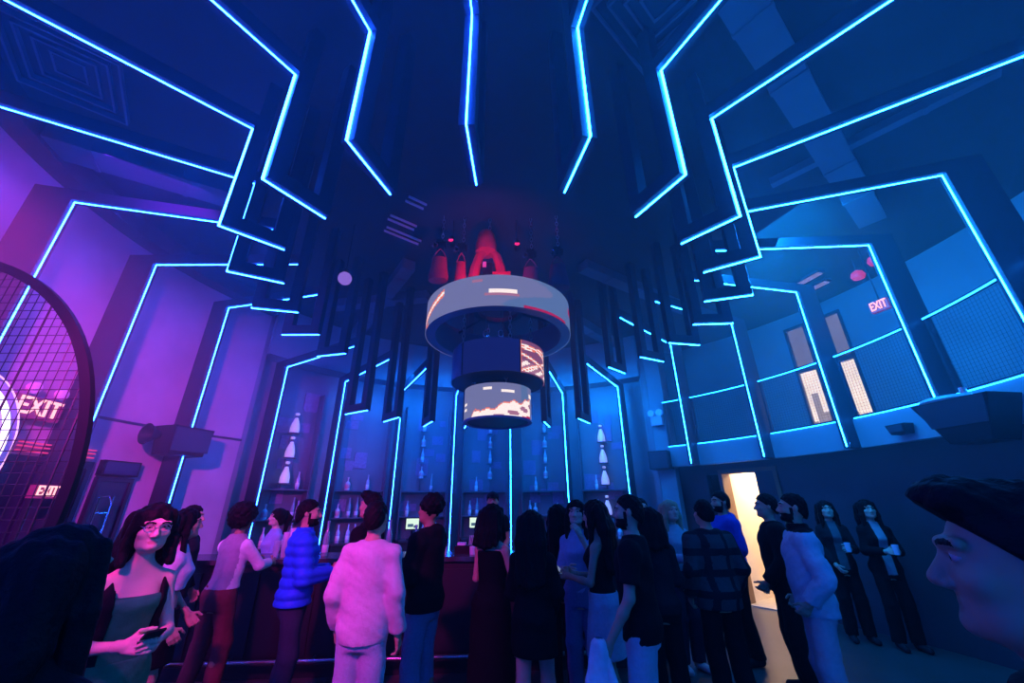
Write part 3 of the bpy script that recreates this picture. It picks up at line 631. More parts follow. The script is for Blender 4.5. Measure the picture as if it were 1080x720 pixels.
for zi, (z, r, per, where) in enumerate(((1.001, 5.2, 5, 'back bar worktop'), (1.446, 5.48, 5, 'lower back bar shelf'), (1.976, 5.48, 2, 'upper back bar shelf'))):
    for i in range(6):
        k0, k1 = bays[i]
        for q in range(per):
            f = (q + .5) / per + rb.uniform(-.05, .05); k = k0 - .17 + (k1 - k0 + .34) * f
            if zi == 0 and abs(k + 10.34) < .16: continue
            if zi == 0 and abs(k + 11.37) < .16: continue
            f = .06 + .88 * f; k = k0 - .17 + (k1 - k0 + .34) * f
            if zi and min(abs(k - kk) for kk in (-8.45, 10.47 - 24, -10.45, -11.6, 11.45 - 24)) < .12: continue
            kind = rb.choice(['slim', 'slim', 'squat', 'tall'])
            bottle(kind, P(k, r + rb.uniform(-.03, .03), z), '%s, %s on the %s, %s bay' % (desc[kind], ordinal(q), where, bayname[i]), 'bottles on the ' + where)
# glowing champagne bottle columns
M['glowbottle'] = mat('lit_white_bottle', (.8, .75, .85), .4, emit=(.55, .5, .85), estr=.42)
M['foil'] = mat('bottle_foil', (.06, .06, .12), .4)
def glow_z(side, j): return 2.08 + j * .475 if side == 'left' else (1.447 if j == 0 else 2.08 + (j - 1) * .475)
for (k, side, n0, es) in ((-8.45, 'left', 3, 1), (10.47, 'right', 4, 1)):
    for j in range(n0):
        z = glow_z(side, j); p = P(k, 5.42, z)
        t = thing('display_bottle', 'big glowing white bottle in the %s bottle column, %s from the bottom' % (side, ordinal(j)), 'bottle', p, 0, 'glowing bottles in the %s column' % side)
        mb = MB(); mb.lathe([(0, 0), (.085, 0), (.088, .01), (.088, .10), (.07, .18), (.042, .26), (.03, .30), (0, .30)], p, 18); mb.build('glass', M['glowbottle'], t, True)
        mb = MB(); mb.lathe([(.029, .30), (.029, .345), (0, .345)], p, 14); mb.build('foil_neck', M['foil'], t, True)
        mb = MB(); mb.lathe([(.02, .345), (.04, .36), (.042, .39), (.03, .40), (0, .405)], p, 14); mb.build('stopper', M['glowbottle'], t, True)
    mb = MB()
    for j in range(3): z = 2.08 + j * .475; mb.lathe([(0, -.02), (.12, -.02), (.12, -.002), (0, -.002)], P(k, 5.42, z), 20)
    mb.tube([P(k, 5.56, 1.98), P(k, 5.56, 2.1 + 2 * .475)], .012, 6)
    for j in range(3): z = 2.08 + j * .475; mb.tube([P(k, 5.56, z - .012), P(k, 5.42, z - .012)], .01, 6)
    tag(mb.build('bottle_stand', M['shelf']), 'slim wall stand holding the %s column of glowing bottles' % side, 'stand')
# faint display bottles between the other frames
for (k, lab) in ((-10.45, 'behind the curly haired man'), (-11.6, 'left of the lowest hanging drum'), (11.45, 'right of the lowest hanging drum')):
    mb = MB(); mb.tube([P(k, 5.56, 1.98), P(k, 5.56, 3.4)], .01, 6)
    for j in range(4): mb.lathe([(0, -.015), (.08, -.015), (.08, -.002), (0, -.002)], P(k, 5.45, 2.25 + j * .36), 16); mb.tube([P(k, 5.56, 2.24 + j * .36), P(k, 5.45, 2.24 + j * .36)], .008, 6)
    tag(mb.build('bottle_stand', M['shelf']), 'slim wall stand with four small display bottles %s' % lab, 'stand')
    for j in range(4):
        bottle('slim' if j % 2 else 'squat', P(k, 5.45, 2.251 + j * .36), 'small bottle %s up the wall stand %s' % (ordinal(j), lab), 'small display bottles ' + lab)
# tills on the back counter
for (k, lab) in ((-10.34, 'small bright screen on the back counter left of the curly haired man'), (-11.37, 'small bright screen on the back counter beside the barman in the cap')):
    p = P(k, 5.15, 1.003); T = orient(p); t = thing('till_screen', lab, 'screen', p)
    mb = MB(); hexT(mb, T, -.09, .09, -.07, .07, 0, .015); hexT(mb, T, -.02, .02, -.01, .03, .015, .2); mb.build('stand', M['black'], t)
    mb = MB(); hexT(mb, T, -.15, .15, .0, .03, .18, .42); mb.build('casing', M['black'], t)
    mb = MB(); hexT(mb, T, -.135, .135, -.006, .0, .20, .405); mb.build('display', emis('till_display', (.7, .9, .75), 1.1), t)
    mb = MB(); hexT(mb, T, -.10, .02, -.009, -.005, .24, .30); hexT(mb, T, .03, .12, -.009, -.005, .22, .27); mb.build('menu_panel', emis('till_menu', (.1, .2, .35), .6), t)
# things on the bar
M['cup'] = mat('clear_plastic_cup', (.75, .7, .85), .25, spec=.8)
for i, (u, h) in enumerate(((1.33, 5), (1.41, 9), (1.49, 11), (1.57, 11), (1.65, 11))):
    p = bq(u, -.1 - .02 * (i % 2), 1.11); t = thing('cup_stack', 'tall stack of clear plastic cups on the bar, %s from left' % ordinal(i), 'cups', p, 0, 'cup stacks on the bar')
    for j in range(h):
        mb = MB(); z = j * .022; mb.lathe([(.0, z + .002), (.027, z + .002), (.036, z + .085), (.039, z + .087), (.037, z + .09), (.034, z + .085), (.026, z + .006), (0, z + .006)], p, 14)
        mb.build('cup', M['cup'], t, True)
for (u, n, kind, lab) in ((1.85, -.2, 'tall', 'tall green bottle on the bar beside the cup stacks'), (2.9, -.3, 'slim', 'slim clear bottle on the bar behind the pink sweatshirt'), (3.0, -.35, 'squat', 'squat bottle with rose label on the bar near the curly haired man'), (2.55, -.4, 'tall', 'tall green bottle on the bar between blue jacket and pink sweatshirt')):
    bottle(kind, bq(u, n, 1.111), lab, 'bottles on the bar')
for (u, n, lab) in ((.95, -.15, 'short tumbler on the bar by the woman with big round hair'), (3.28, -.1, 'short tumbler on the bar in front of the curly haired man'), (3.62, -.12, 'short tumbler on the bar left of the woman with bare shoulder')):
    p = bq(u, n, 1.11); mb = MB(); mb.lathe([(0, .002), (.032, .002), (.037, .09), (.034, .09), (.03, .012), (0, .012)], p, 16); tag(mb.build('tumbler', M['cup'], None, True), lab, 'glass')
p = bq(3.52, -.3, 1.11); t = thing('bar_caddy', 'small bar caddy with napkins and straws left of the woman with bare shoulder', 'caddy', p)
mb = MB(); mb.box(p + Vector((0, 0, .045)), (.24, .12, .09)); mb.build('tray', M['black'], t)
mb = MB(); mb.box(p + Vector((-.04, 0, .105)), (.1, .1, .03)); mb.build('napkins', mat('napkin', (.8, .6, .8), .8), t)
for i in range(4):
    mb = MB(); mb.tube([p + Vector((.05 + .015 * i, 0, .08)), p + Vector((.06 + .02 * i, .01, .2))], .004, 6); mb.build('straw', M['cup'], t)
# ------------------------------------------------------------------ people: continuous bodies from blended distance fields
V = lambda *a: np.array(a, dtype=np.float32)
def surface_nets(f, lo, h):
    s = f < 0
    n = [f.shape[i] - 1 for i in range(3)]
    cnt = np.zeros(n, np.int8)
    cs = [(i, j, k) for i in (0, 1) for j in (0, 1) for k in (0, 1)]
    for (i, j, k) in cs: cnt += s[i:i + n[0], j:j + n[1], k:k + n[2]]
    act = (cnt > 0) & (cnt < 8); idx = np.argwhere(act)
    if len(idx) == 0: return np.zeros((0, 3)), np.zeros((0, 4), int)
    ids = -np.ones(n, np.int64); ids[act] = np.arange(len(idx))
    val = {c: f[idx[:, 0] + c[0], idx[:, 1] + c[1], idx[:, 2] + c[2]] for c in cs}
    acc = np.zeros((len(idx), 3)); num = np.zeros(len(idx))
    for a in cs:
        for ax in range(3):
            if a[ax]: continue
            b = list(a); b[ax] = 1; b = tuple(b); fa, fb = val[a], val[b]; m = (fa < 0) != (fb < 0)
            t = np.where(m, fa / np.where(m, fa - fb, 1), 0)
            p = np.tile(np.array(a, float), (len(idx), 1)); p[:, ax] += t
            acc[m] += p[m]; num[m] += 1
    v = (idx + acc / num[:, None]) * h + lo
    quads = []
    for ax in range(3):
        o1, o2 = (ax + 1) % 3, (ax + 2) % 3
        sl0 = [slice(None)] * 3; sl1 = [slice(None)] * 3; sl0[ax] = slice(0, -1); sl1[ax] = slice(1, None)
        m = s[tuple(sl0)] != s[tuple(sl1)]
        e = np.argwhere(m); ok = (e[:, o1] > 0) & (e[:, o2] > 0) & (e[:, o1] < n[o1]) & (e[:, o2] < n[o2]); e = e[ok]
        if not len(e): continue
        def cell(d1, d2):
            c = e.copy(); c[:, o1] -= d1; c[:, o2] -= d2; return ids[c[:, 0], c[:, 1], c[:, 2]]
        q = np.stack([cell(1, 1), cell(0, 1), cell(0, 0), cell(1, 0)], 1)
        fl = s[e[:, 0], e[:, 1], e[:, 2]]; q[~fl] = q[~fl][:, ::-1]; quads.append(q)
    return v, np.concatenate(quads)
class Field:
    def __init__(s, lo, hi, h):
        s.lo = np.array(lo, np.float32); s.h = h; s.n = np.ceil((np.array(hi) - s.lo) / h).astype(int) + 1
        s.f = np.full(s.n, .5, np.float32); s.ax = [s.lo[i] + h * np.arange(s.n[i], dtype=np.float32) for i in range(3)]
    def sub(s, lo, hi, pad):
        a = np.maximum(0, np.floor((np.array(lo) - pad - s.lo) / s.h).astype(int)); b = np.minimum(s.n, np.ceil((np.array(hi) + pad - s.lo) / s.h).astype(int) + 1)
        if (b <= a).any(): return None
        sl = tuple(slice(a[i], b[i]) for i in range(3))
        return sl, np.meshgrid(*[s.ax[i][sl[i]] for i in range(3)], indexing='ij', sparse=True)
    def comb(s, sl, d, k, op='u'):
        f = s.f[sl]
        if op == 'u':
            hh = np.clip(.5 + .5 * (f - d) / max(k, 1e-5), 0, 1); s.f[sl] = f * (1 - hh) + d * hh - k * hh * (1 - hh)
        elif op == 's':
            s.f[sl] = np.maximum(f, -d)
    def cone(s, a, b, ra, rb, k=.02, fl=(1, 1, 1), op='u', capa=False, capb=False, warp=None):
        a, b = np.array(a, np.float32), np.array(b, np.float32); r = max(ra, rb); pad = k + 3 * s.h + r * max(fl)
        g = s.sub(np.minimum(a, b), np.maximum(a, b), pad)
        if g is None: return
        sl, (X, Y, Z) = g; ba = b - a; L = float(ba @ ba) + 1e-9
        tt = ((X - a[0]) * ba[0] + (Y - a[1]) * ba[1] + (Z - a[2]) * ba[2]) / L; t = np.clip(tt, 0, 1)
        d = np.sqrt(((X - a[0] - t * ba[0]) / fl[0]) ** 2 + ((Y - a[1] - t * ba[1]) / fl[1]) ** 2 + ((Z - a[2] - t * ba[2]) / fl[2]) ** 2) - (ra + t * (rb - ra))
        if warp is not None: d = d + warp(X, Y, Z)
        Ls = math.sqrt(L)
        if capb: d = np.maximum(d, (tt - 1) * Ls)
        if capa: d = np.maximum(d, -tt * Ls)
        s.comb(sl, d.astype(np.float32), k, op)
    def ell(s, c, r, k=.02, op='u', RT=None, warp=None):
        c = np.array(c, np.float32); m = max(r); g = s.sub(c, c, m + k + 3 * s.h)
        if g is None: return
        sl, (X, Y, Z) = g; x, y, z = X - c[0], Y - c[1], Z - c[2]
        if RT is not None:
            x, y, z = (RT[0][0] * x + RT[1][0] * y + RT[2][0] * z), (RT[0][1] * x + RT[1][1] * y + RT[2][1] * z), (RT[0][2] * x + RT[1][2] * y + RT[2][2] * z)
        k0 = np.sqrt((x / r[0]) ** 2 + (y / r[1]) ** 2 + (z / r[2]) ** 2); k1 = np.sqrt((x / r[0] ** 2) ** 2 + (y / r[1] ** 2) ** 2 + (z / r[2] ** 2) ** 2) + 1e-6
        d = k0 * (k0 - 1) / k1
        if warp is not None: d = d + warp(X, Y, Z)
        s.comb(sl, d.astype(np.float32), k, op)
    def loft(s, prof, o=0.0, z0=None, z1=None, k=.02, warp=None, lean=0.0):
        """stacked ellipses: rows (z, half width, half depth, centre y)"""
        prof = np.array(prof, np.float32); zz = np.linspace(prof[0, 0], prof[-1, 0], 120)
        cols = [np.interp(zz, prof[:, 0], prof[:, i]) for i in (1, 2, 3)]
        ker = np.hanning(11); ker /= ker.sum(); cols = [np.convolve(np.pad(c, 5, mode='edge'), ker, 'valid') for c in cols]
        lo = prof[0, 0] if z0 is None else z0; hi = prof[-1, 0] if z1 is None else z1
        m = float(max(cols[0].max(), cols[1].max())) + o + .05
        g = s.sub((-m, -m - .1, lo), (m, m + .25, hi), 3 * s.h)
        if g is None: return
        sl, (X, Y, Z) = g
        A, B, Cc = [np.interp(Z, zz, c) for c in cols]; A = A + o; B = B + o
        d = (np.sqrt((X / A) ** 2 + ((Y - Cc - lean * np.maximum(0, Z - .95)) / B) ** 2) - 1) * np.minimum(A, B)
        if warp is not None: d = d + warp(X, Y, Z)
        d = np.maximum(d, np.maximum(lo - Z, Z - hi))
        s.comb(sl, d.astype(np.float32), k)
    def cut(s, nrm, off):           # keep where nrm.p < off
        X, Y, Z = np.meshgrid(*s.ax, indexing='ij', sparse=True)
        s.f = np.maximum(s.f, (X * nrm[0] + Y * nrm[1] + Z * nrm[2] - off).astype(np.float32))
    def mesh(s): return surface_nets(s.f, s.lo, s.h)
def folds(amp, seed, fz=16.0, fx=9.0):
    r = np.random.RandomState(seed); ph = r.rand(6) * 6.28
    def w(X, Y, Z): return amp * (np.sin(fx * X + 5 * Y + fz * Z + ph[0]) * np.sin(7 * X - fx * Y + .6 * fz * Z + ph[1]) + .6 * np.sin(2.2 * fz * Z + 14 * X + ph[2]) * np.sin(13 * Y + 9 * X + ph[3]) + .45 * np.abs(np.sin(3.1 * fz * Z + 25 * X + 20 * Y + ph[4])) * np.sin(17 * X + 11 * Z + ph[5]))
    return w
def quilt(amp, pitch): return lambda X, Y, Z: amp * (.6 - np.abs(np.sin(math.pi * Z / pitch))) + 0 * X
def strands(amp, seed, fr=70.0):
    r = np.random.RandomState(seed); ph = r.rand(4) * 6.28
    return lambda X, Y, Z: amp * (np.sin(fr * X + 18 * np.sin(6 * Z + ph[0]) * .12 + ph[1]) * np.sin(fr * Y + 12 * Z * .4 + ph[2]) + .5 * np.sin(11 * Z + 9 * X + ph[3]))
def curls(amp, fr, seed):
    r = np.random.RandomState(seed); ph = r.rand(3) * 6.28
    return lambda X, Y, Z: amp * (np.sin(fr * X + ph[0]) * np.sin(fr * Y + ph[1]) * np.sin(fr * Z + ph[2]) + .5 * np.sin(1.9 * fr * X) * np.sin(2.1 * fr * Y + 1) * np.sin(1.8 * fr * Z))
def make_obj(name, parts, mats, parent, scale, matfn=None, sharp=False):
    vs = []; fs = []; ms = []; b = 0
    for (v, q) in parts:
        if not len(v): continue
        vs.append(v); fs.append(q + b); b += len(v)
    if not vs: return None
    v = np.concatenate(vs) ; q = np.concatenate(fs)
    me = bpy.data.meshes.new(name); me.vertices.add(len(v)); me.vertices.foreach_set('co', (v * scale).astype(np.float32).ravel())
    me.loops.add(len(q) * 4); me.polygons.add(len(q)); me.loops.foreach_set('vertex_index', q.astype(np.int32).ravel())
    me.polygons.foreach_set('loop_start', np.arange(0, len(q) * 4, 4, dtype=np.int32)); me.polygons.foreach_set('use_smooth', np.ones(len(q), bool))
    for m in mats: me.materials.append(m)
    if matfn is not None: me.polygons.foreach_set('material_index', matfn(v[q].mean(1)).astype(np.int32))
    me.update(calc_edges=True); me.validate()
    o = bpy.data.objects.new(name, me); COL.objects.link(o); o.parent = parent
    return o
MALE = [(.78, .12, .095, 0), (.88, .155, .115, -.008), (.95, .158, .118, -.012), (1.02, .146, .106, 0), (1.10, .138, .100, .005), (1.20, .148, .108, .006), (1.30, .162, .115, .006), (1.37, .160, .105, -.004), (1.43, .118, .080, -.014), (1.47, .072, .062, -.018), (1.50, .053, .053, -.01)]
FEM = [(.78, .125, .10, 0), (.88, .162, .118, -.012), (.95, .162, .122, -.016), (1.02, .135, .100, 0), (1.09, .114, .086, .006), (1.19, .125, .096, .010), (1.27, .136, .118, .022), (1.34, .134, .098, .004), (1.41, .098, .072, -.012), (1.46, .060, .055, -.016), (1.50, .047, .047, -.008)]
ARMS = dict(down=((.245, -.03, 1.13), (.262, .04, .88)), relaxed=((.25, -.06, 1.13), (.25, .08, .90)), bar=((.27, .16, 1.17), (.15, .40, 1.17)), hold=((.235, .04, 1.11), (.075, .27, 1.13)), low=((.25, .0, 1.13), (.13, .17, .93)),
            pocket=((.30, -.06, 1.13), (.21, .07, .95)), phone=((.22, .10, 1.13), (.09, .31, 1.24)), up=((.22, .13, 1.17), (.08, .20, 1.41)), back=((.27, -.1, 1.13), (.20, -.02, .90)), front=((.235, .10, 1.12), (.17, .36, 1.10)), reach=((.24, .06, 1.12), (.20, .26, .93)))
def rotz(a): c, s = math.cos(a), math.sin(a); return np.array([[c, -s, 0], [s, c, 0], [0, 0, 1]])
def rotx(a): c, s = math.cos(a), math.sin(a); return np.array([[1, 0, 0], [0, c, -s], [0, s, c]])
def hand_prims(w, fd, th, side, curl):
    """palm, four fingers and a thumb leaving the wrist w along fd, thumb towards th"""
    fd = fd / np.linalg.norm(fd); th = th - fd * (th @ fd); th = th / np.linalg.norm(th); n = np.cross(fd, th) * (-1 if side > 0 else 1)
    out = [(w - fd * .035, w + fd * .02, .027, .026)]
    for j, u in enumerate((.030, .010, -.010, -.028)): out.append((w + fd * .015 + th * u * .6, w + fd * .078 + th * u, .0165, .0125))
    for j, (u, L) in enumerate(((.031, .068), (.0105, .078), (-.0105, .072), (-.030, .056))):
        p = w + fd * .082 + th * u; d = fd.copy(); ang = 0
        for sg, fr in enumerate((.45, .31, .24)):
            ang += curl * (.75, 1.0, .8)[sg] + .06 * j * curl; d = fd * math.cos(ang) + n * math.sin(ang); q = p + d * L * fr
            out.append((p, q, .0095 - .001 * sg, .0088 - .0012 * sg)); p = q
    p = w + fd * .025 + th * .024; d = fd * .55 + th * .75 + n * .25; d /= np.linalg.norm(d); q = p + d * .042; out.append((p, q, .0135, .0105))
    d = fd * .9 + th * .2 + n * (.25 + .5 * min(curl, 1)); d /= np.linalg.norm(d); q2 = q + d * .030; out.append((q, q2, .0102, .009)); out.append((q2, q2 + (d + n * .3) * .022, .0088, .0075))
    return out
SKIN = {}
def cloth(name, c, rough=.85, noise=.18, scale=30, bump=.25): return mat(name, c, rough, noise=noise, scale=scale, bump=bump, spec=.1)
def skin(c):
    if c not in SKIN:
        SKIN[c] = [mat('skin', c, .5, noise=.08, scale=12, spec=.35), mat('lips', (c[0] * .85, c[1] * .62, c[2] * .62), .45), mat('eye_white', (.22, .20, .20), .3), mat('iris', (.02, .012, .01), .1)]
    return SKIN[c]
BROWN, TAN, PALE = (.30, .17, .11), (.46, .29, .20), (.60, .42, .33)
HAIRM = {'black': mat('hair_black', (.005, .004, .005), .6, noise=.3, scale=60, bump=.4, spec=.1), 'brown': mat('hair_brown', (.035, .018, .012), .5, noise=.3, scale=60, bump=.4, spec=.25), 'blond': mat('hair_fair', (.35, .26, .16), .5, noise=.3, scale=60, bump=.4, spec=.3)}
def person(x, y, H, face, label, sex='m', skin_c=TAN, hair='short', hair_c='black', beard=False, armL='down', armR='down', top=None, bottom=None, head_yaw=0, head_pitch=0, seed=1, res=.011, hres=.007, lean=0.0,
           step=.0, hands=(1, 1), glasses=False, shoes=(.02, .02, .025), curl=.55, quiff=0.0, group=None, z=0.0, width=1.0, handdir=(None, None)):
    s = H / (1.75 if hair not in ('afro',) else 1.79)
    root = thing('person', label, 'person', (x, y, z), -R(face), group)
    P_ = [tuple(r[:1]) + (r[1] * width, r[2] * (1 + (width - 1) * .8), r[3]) for r in (MALE if sex == 'm' else FEM)]
    shx = (.166 if sex == 'm' else .138) * width; shz = 1.385 if sex == 'm' else 1.365; ra = (.047, .037, .026) if sex == 'm' else (.037, .030, .022)
    def L(p): p = np.array(p, float); return p + np.array([0, lean * max(0, p[2] - .95), 0])
    arms = {}
    for sd, nm in ((-1, armL), (1, armR)):
        e, w = ARMS[nm] if isinstance(nm, str) else nm
        arms[sd] = (L((sd * shx, -.005, shz)), L((sd * e[0] * width * (.90 if sex == 'm' else .82), e[1], e[2])), L((sd * w[0] * .92, w[1], w[2])))
    hipx = .080 * width
    legs = {sd: (V(sd * hipx, -.005, .90), V(sd * (hipx + .012), .03 + sd * step, .50), V(sd * (hipx + .02), -.03 + sd * step * 1.4, .085)) for sd in (-1, 1)}
    lo = np.array((-.52, -.40, -.01)); hi = np.array((.52, .62, 1.54))
    pivot = L((0, -.004, 1.50)); RH = rotz(-R(head_yaw)) @ rotx(R(head_pitch)); hd = lambda p: pivot + RH @ (np.array(p, float) - np.array((0, -.004, 1.50)))
    # ---- body
    def neck(F): F.cone(L((0, -.018, 1.40)), hd((0, .004, 1.575)), .056 if sex == 'm' else .047, .050 if sex == 'm' else .042, .025)
    B = Field(lo, hi, res)
    B.loft(P_, -.012, lean=lean); neck(B)
    for sd in (-1, 1):
        a, e, w = arms[sd]; B.cone(a * .0 + L((sd * shx * .30, -.018, shz + .040)), a, .042, ra[0], .05); B.cone(a, e, ra[0], ra[1], .03); B.cone(e, e + (w - e) * .35, ra[1] * .98, ra[1] * .96, .02); B.cone(e + (w - e) * .35, w, ra[1] * .96, ra[2], .02)
        h, k, an = legs[sd]; B.cone(h, k, .078, .054, .03); B.cone(k, k + (an - k) * .35 + V(0, -.018, 0), .053, .056, .03); B.cone(k + (an - k) * .35 + V(0, -.018, 0), an, .055, .036, .02); B.cone(an + V(0, -.02, -.045), an + V(sd * .02, .15, -.055), .034, .026, .03)
    B.f = np.maximum(B.f, (np.meshgrid(*B.ax, indexing='ij', sparse=True)[2] - 1.515).astype(np.float32))
    parts = [B.mesh()]
    # ---- head
    Hd = Field(pivot + np.array((-.15, -.17, -.06)), pivot + np.array((.15, .18, .30)), hres)
    RT = RH
    jaw = .058 if sex == 'm' else .051
    Hd.ell(hd((0, -.008, 1.648)), (.076, .096, .102), .02, RT=RT); Hd.ell(hd((0, .035, 1.600)), (.062, .062, .075), .03, RT=RT); Hd.cone(hd((-jaw * .55, .045, 1.558)), hd((jaw * .55, .045, 1.558)), .034, .034, .03)
    Hd.ell(hd((0, .082, 1.548)), (.026, .022, .02), .02, RT=RT)
    for q in (-1, 1):
        Hd.ell(hd((q * .033, .100, 1.648)), (.021, .020, .013), .01, 's', RT); Hd.cone(hd((q * .012, .090, 1.668)), hd((q * .052, .078, 1.670)), .011, .009, .012)
        Hd.ell(hd((q * .044, .066, 1.612)), (.026, .022, .02), .02, RT=RT); Hd.ell(hd((q * .032, .078, 1.647)), (.0145, .0135, .012), .004, RT=RT)
        Hd.ell(hd((q * .080, -.010, 1.638)), (.010, .020, .032), .008, RT=RT)
    Hd.cone(hd((0, .090, 1.650)), hd((0, .112, 1.612)), .009, .0145, .012); Hd.ell(hd((-.013, .102, 1.604)), (.010, .011, .008), .006, RT=RT); Hd.ell(hd((.013, .102, 1.604)), (.010, .011, .008), .006, RT=RT)
    Hd.cone(hd((-.019, .088, 1.578)), hd((.019, .088, 1.578)), .0075, .0075, .006); Hd.cone(hd((-.016, .086, 1.567)), hd((.016, .086, 1.567)), .0085, .0085, .006)
    neck(Hd)
    Hd.f = np.maximum(Hd.f, (1.478 - np.meshgrid(*Hd.ax, indexing='ij', sparse=True)[2]).astype(np.float32))
    parts.append(Hd.mesh())
    # ---- hands
    for sd, on in ((-1, hands[0]), (1, hands[1])):
        a, e, w = arms[sd]; fd = (w - e); fd = fd / np.linalg.norm(fd); hdv = handdir[0 if sd < 0 else 1]
        if hdv is not None: fd = np.array(hdv, float); fd /= np.linalg.norm(fd)
        thd = np.array((0, 1.0, .15)) if fd[2] < -.6 else np.array((-sd * .3, 0, 1.0))
        hp_ = hand_prims(w + fd * .012, fd, thd, sd, curl if on else 1.3)
        F = Field(w - .20, w + .20, .0046 if on else .009)
        for (p, q, r0, r1) in hp_: F.cone(p, q, r0, r1, .006)
        parts.append(F.mesh())
    el, er = hd((-.032, .088, 1.647)), hd((.032, .088, 1.647)); lp = hd((0, .093, 1.572)); fw = RH @ np.array((0, 1.0, 0))
    brows = [hd((q * .034, .088, 1.672)) for q in (-1, 1)]
    def mf(c):
        m = np.zeros(len(c))
        for ec in (el, er):
            q = (c - ec) @ RH; fr = q[:, 1] > -.014; m[fr & ((q[:, 0] / .0145) ** 2 + (q[:, 2] / .0062) ** 2 < 1)] = 2; m[fr & (q[:, 0] ** 2 + (q[:, 2] * 1.05) ** 2 < .0058 ** 2)] = 3
        q = (c - lp) @ RH; m[((q[:, 0] / .022) ** 2 + (q[:, 2] / .0105) ** 2 < 1) & (q[:, 1] > -.012)] = 1
        for b in brows:
            q = (c - b) @ RH; m[(np.abs(q[:, 0]) < .021) & (np.abs(q[:, 2] + q[:, 0] ** 2 * 9) < .0048) & (q[:, 1] > -.018)] = 4
        if beard:
            q = (c - pivot) @ RH + np.array((0, -.004, 1.50)); m[(q[:, 2] < 1.592) & (q[:, 2] > 1.515) & (q[:, 1] > .030 - (1.592 - q[:, 2]) * .15 + np.maximum(0, .040 - np.abs(q[:, 0])) * .3) & (m == 0)] = 4
            m[(np.abs(q[:, 0]) > .048) & (q[:, 2] < 1.64) & (q[:, 2] > 1.54) & (q[:, 1] > .012) & (q[:, 1] < .034) & (m == 0)] = 4
        return m
    make_obj('body', parts, skin(skin_c) + [HAIRM[hair_c]], root, s, mf)
    # ---- hair
    hm = HAIRM[hair_c]
    G = Field(pivot + np.array((-.24, -.26, -.55 if hair in ('long', 'bob', 'pony') else -.12)), pivot + np.array((.24, .22, .42)), max(hres, .006))
    st = strands(.006, seed, 95)
    if hair in ('short', 'fade', 'crop', 'cap'):
        o = .012 if hair != 'fade' else .008
        G.ell(hd((0, -.014, 1.664)), (.078 + o, .094 + o, .094 + o), .01, RT=RT, warp=curls(.006, 105, seed)); G.ell(hd((0, -.048, 1.615)), (.072 + o * .6, .060 + o, .085), .02, RT=RT, warp=curls(.003, 120, seed))
        if quiff: G.ell(hd((0, .055, 1.738)), (.070, .062, .035 + quiff), .02, RT=RT, warp=curls(.006, 90, seed))
        G.cut((RH @ np.array((0, .95, -1.0))), float((RH @ np.array((0, .95, -1.0))) @ (pivot + RH @ (np.array((0, .085, 1.716)) - np.array((0, -.004, 1.5))))))
        G.cut((0, 0, -1), -float(hd((0, 0, 1.545))[2]))
    elif hair in ('afro', 'curly'):
        r = .135 if hair == 'afro' else .108
        G.ell(hd((0, -.025, 1.680)), (r, r * 1.02, r * .95), .01, RT=RT, warp=curls(.012, 62, seed))
        if hair == 'afro': G.ell(hd((0, -.05, 1.61)), (.13, .09, .08), .03, RT=RT, warp=curls(.012, 60, seed))
        G.ell(hd((0, .135, 1.61)), (.09, .085, .085), .0, 's', RT)
        G.ell(hd((-.085, .05, 1.585)), (.05, .06, .05), .0, 's', RT); G.ell(hd((.085, .05, 1.585)), (.05, .06, .05), .0, 's', RT)
    else:
        G.ell(hd((0, -.014, 1.660)), (.094, .110, .106), .01, RT=RT, warp=st)
        end = {'long': 1.18, 'bob': 1.40, 'pony': 1.62}[hair]; bx = .075
        if hair != 'pony':
            for q in (-.8, -.35, .0, .35, .8):
                top_ = hd((q * .085, -.055, 1.66)); mid_ = hd((q * .105, -.085, 1.50)); bot = V(pivot[0] + q * .13, pivot[1] - .115 - .02 * (q == 0), end + .03 * abs(q)); bot = bot + (0, 0, 0)
                G.cone(top_, mid_, .058, .052, .03, warp=st); G.cone(mid_, bot, .052, .030, .03, warp=st)
            for q in (-1, 1):
                a_ = hd((q * .070, .025, 1.70)); b_ = hd((q * .098, .018, 1.56)); c_ = np.array((pivot[0] + q * .105, pivot[1] + .05, end + .06)); G.cone(a_, b_, .028, .030, .02, warp=st); G.cone(b_, c_, .030, .022, .02, warp=st)
        else:
            G.ell(hd((0, -.05, 1.60)), (.082, .07, .08), .02, RT=RT, warp=st); G.cone(hd((0, -.12, 1.70)), hd((0, -.17, 1.62)), .035, .045, .02, warp=st); G.cone(hd((0, -.17, 1.62)), hd((0.02, -.15, 1.40)), .045, .018, .02, warp=st)
        G.ell(hd((0, .140, 1.610)), (.066, .090, .116), .0, 's', RT)
    make_obj('hair', [G.mesh()], [hm], root, s)
    if hair == 'cap':
        C = Field(pivot + np.array((-.16, -.18, .08)), pivot + np.array((.16, .24, .32)), max(hres, .005))
        C.ell(hd((0, -.006, 1.690)), (.095, .112, .085), .01, RT=RT); C.cut((RH @ np.array((0, .12, -1.0))), float((RH @ np.array((0, .12, -1.0))) @ hd((0, .06, 1.692)))); C.cone(hd((0, .07, 1.698)), hd((0, .135, 1.690)), .06, .055, .01, fl=(1.1, 1, .12)); C.ell(hd((0, -.006, 1.777)), (.012, .012, .008), .005, RT=RT)
        make_obj('cap', [C.mesh()], [cloth('cap_black', (.012, .012, .016))], root, s)
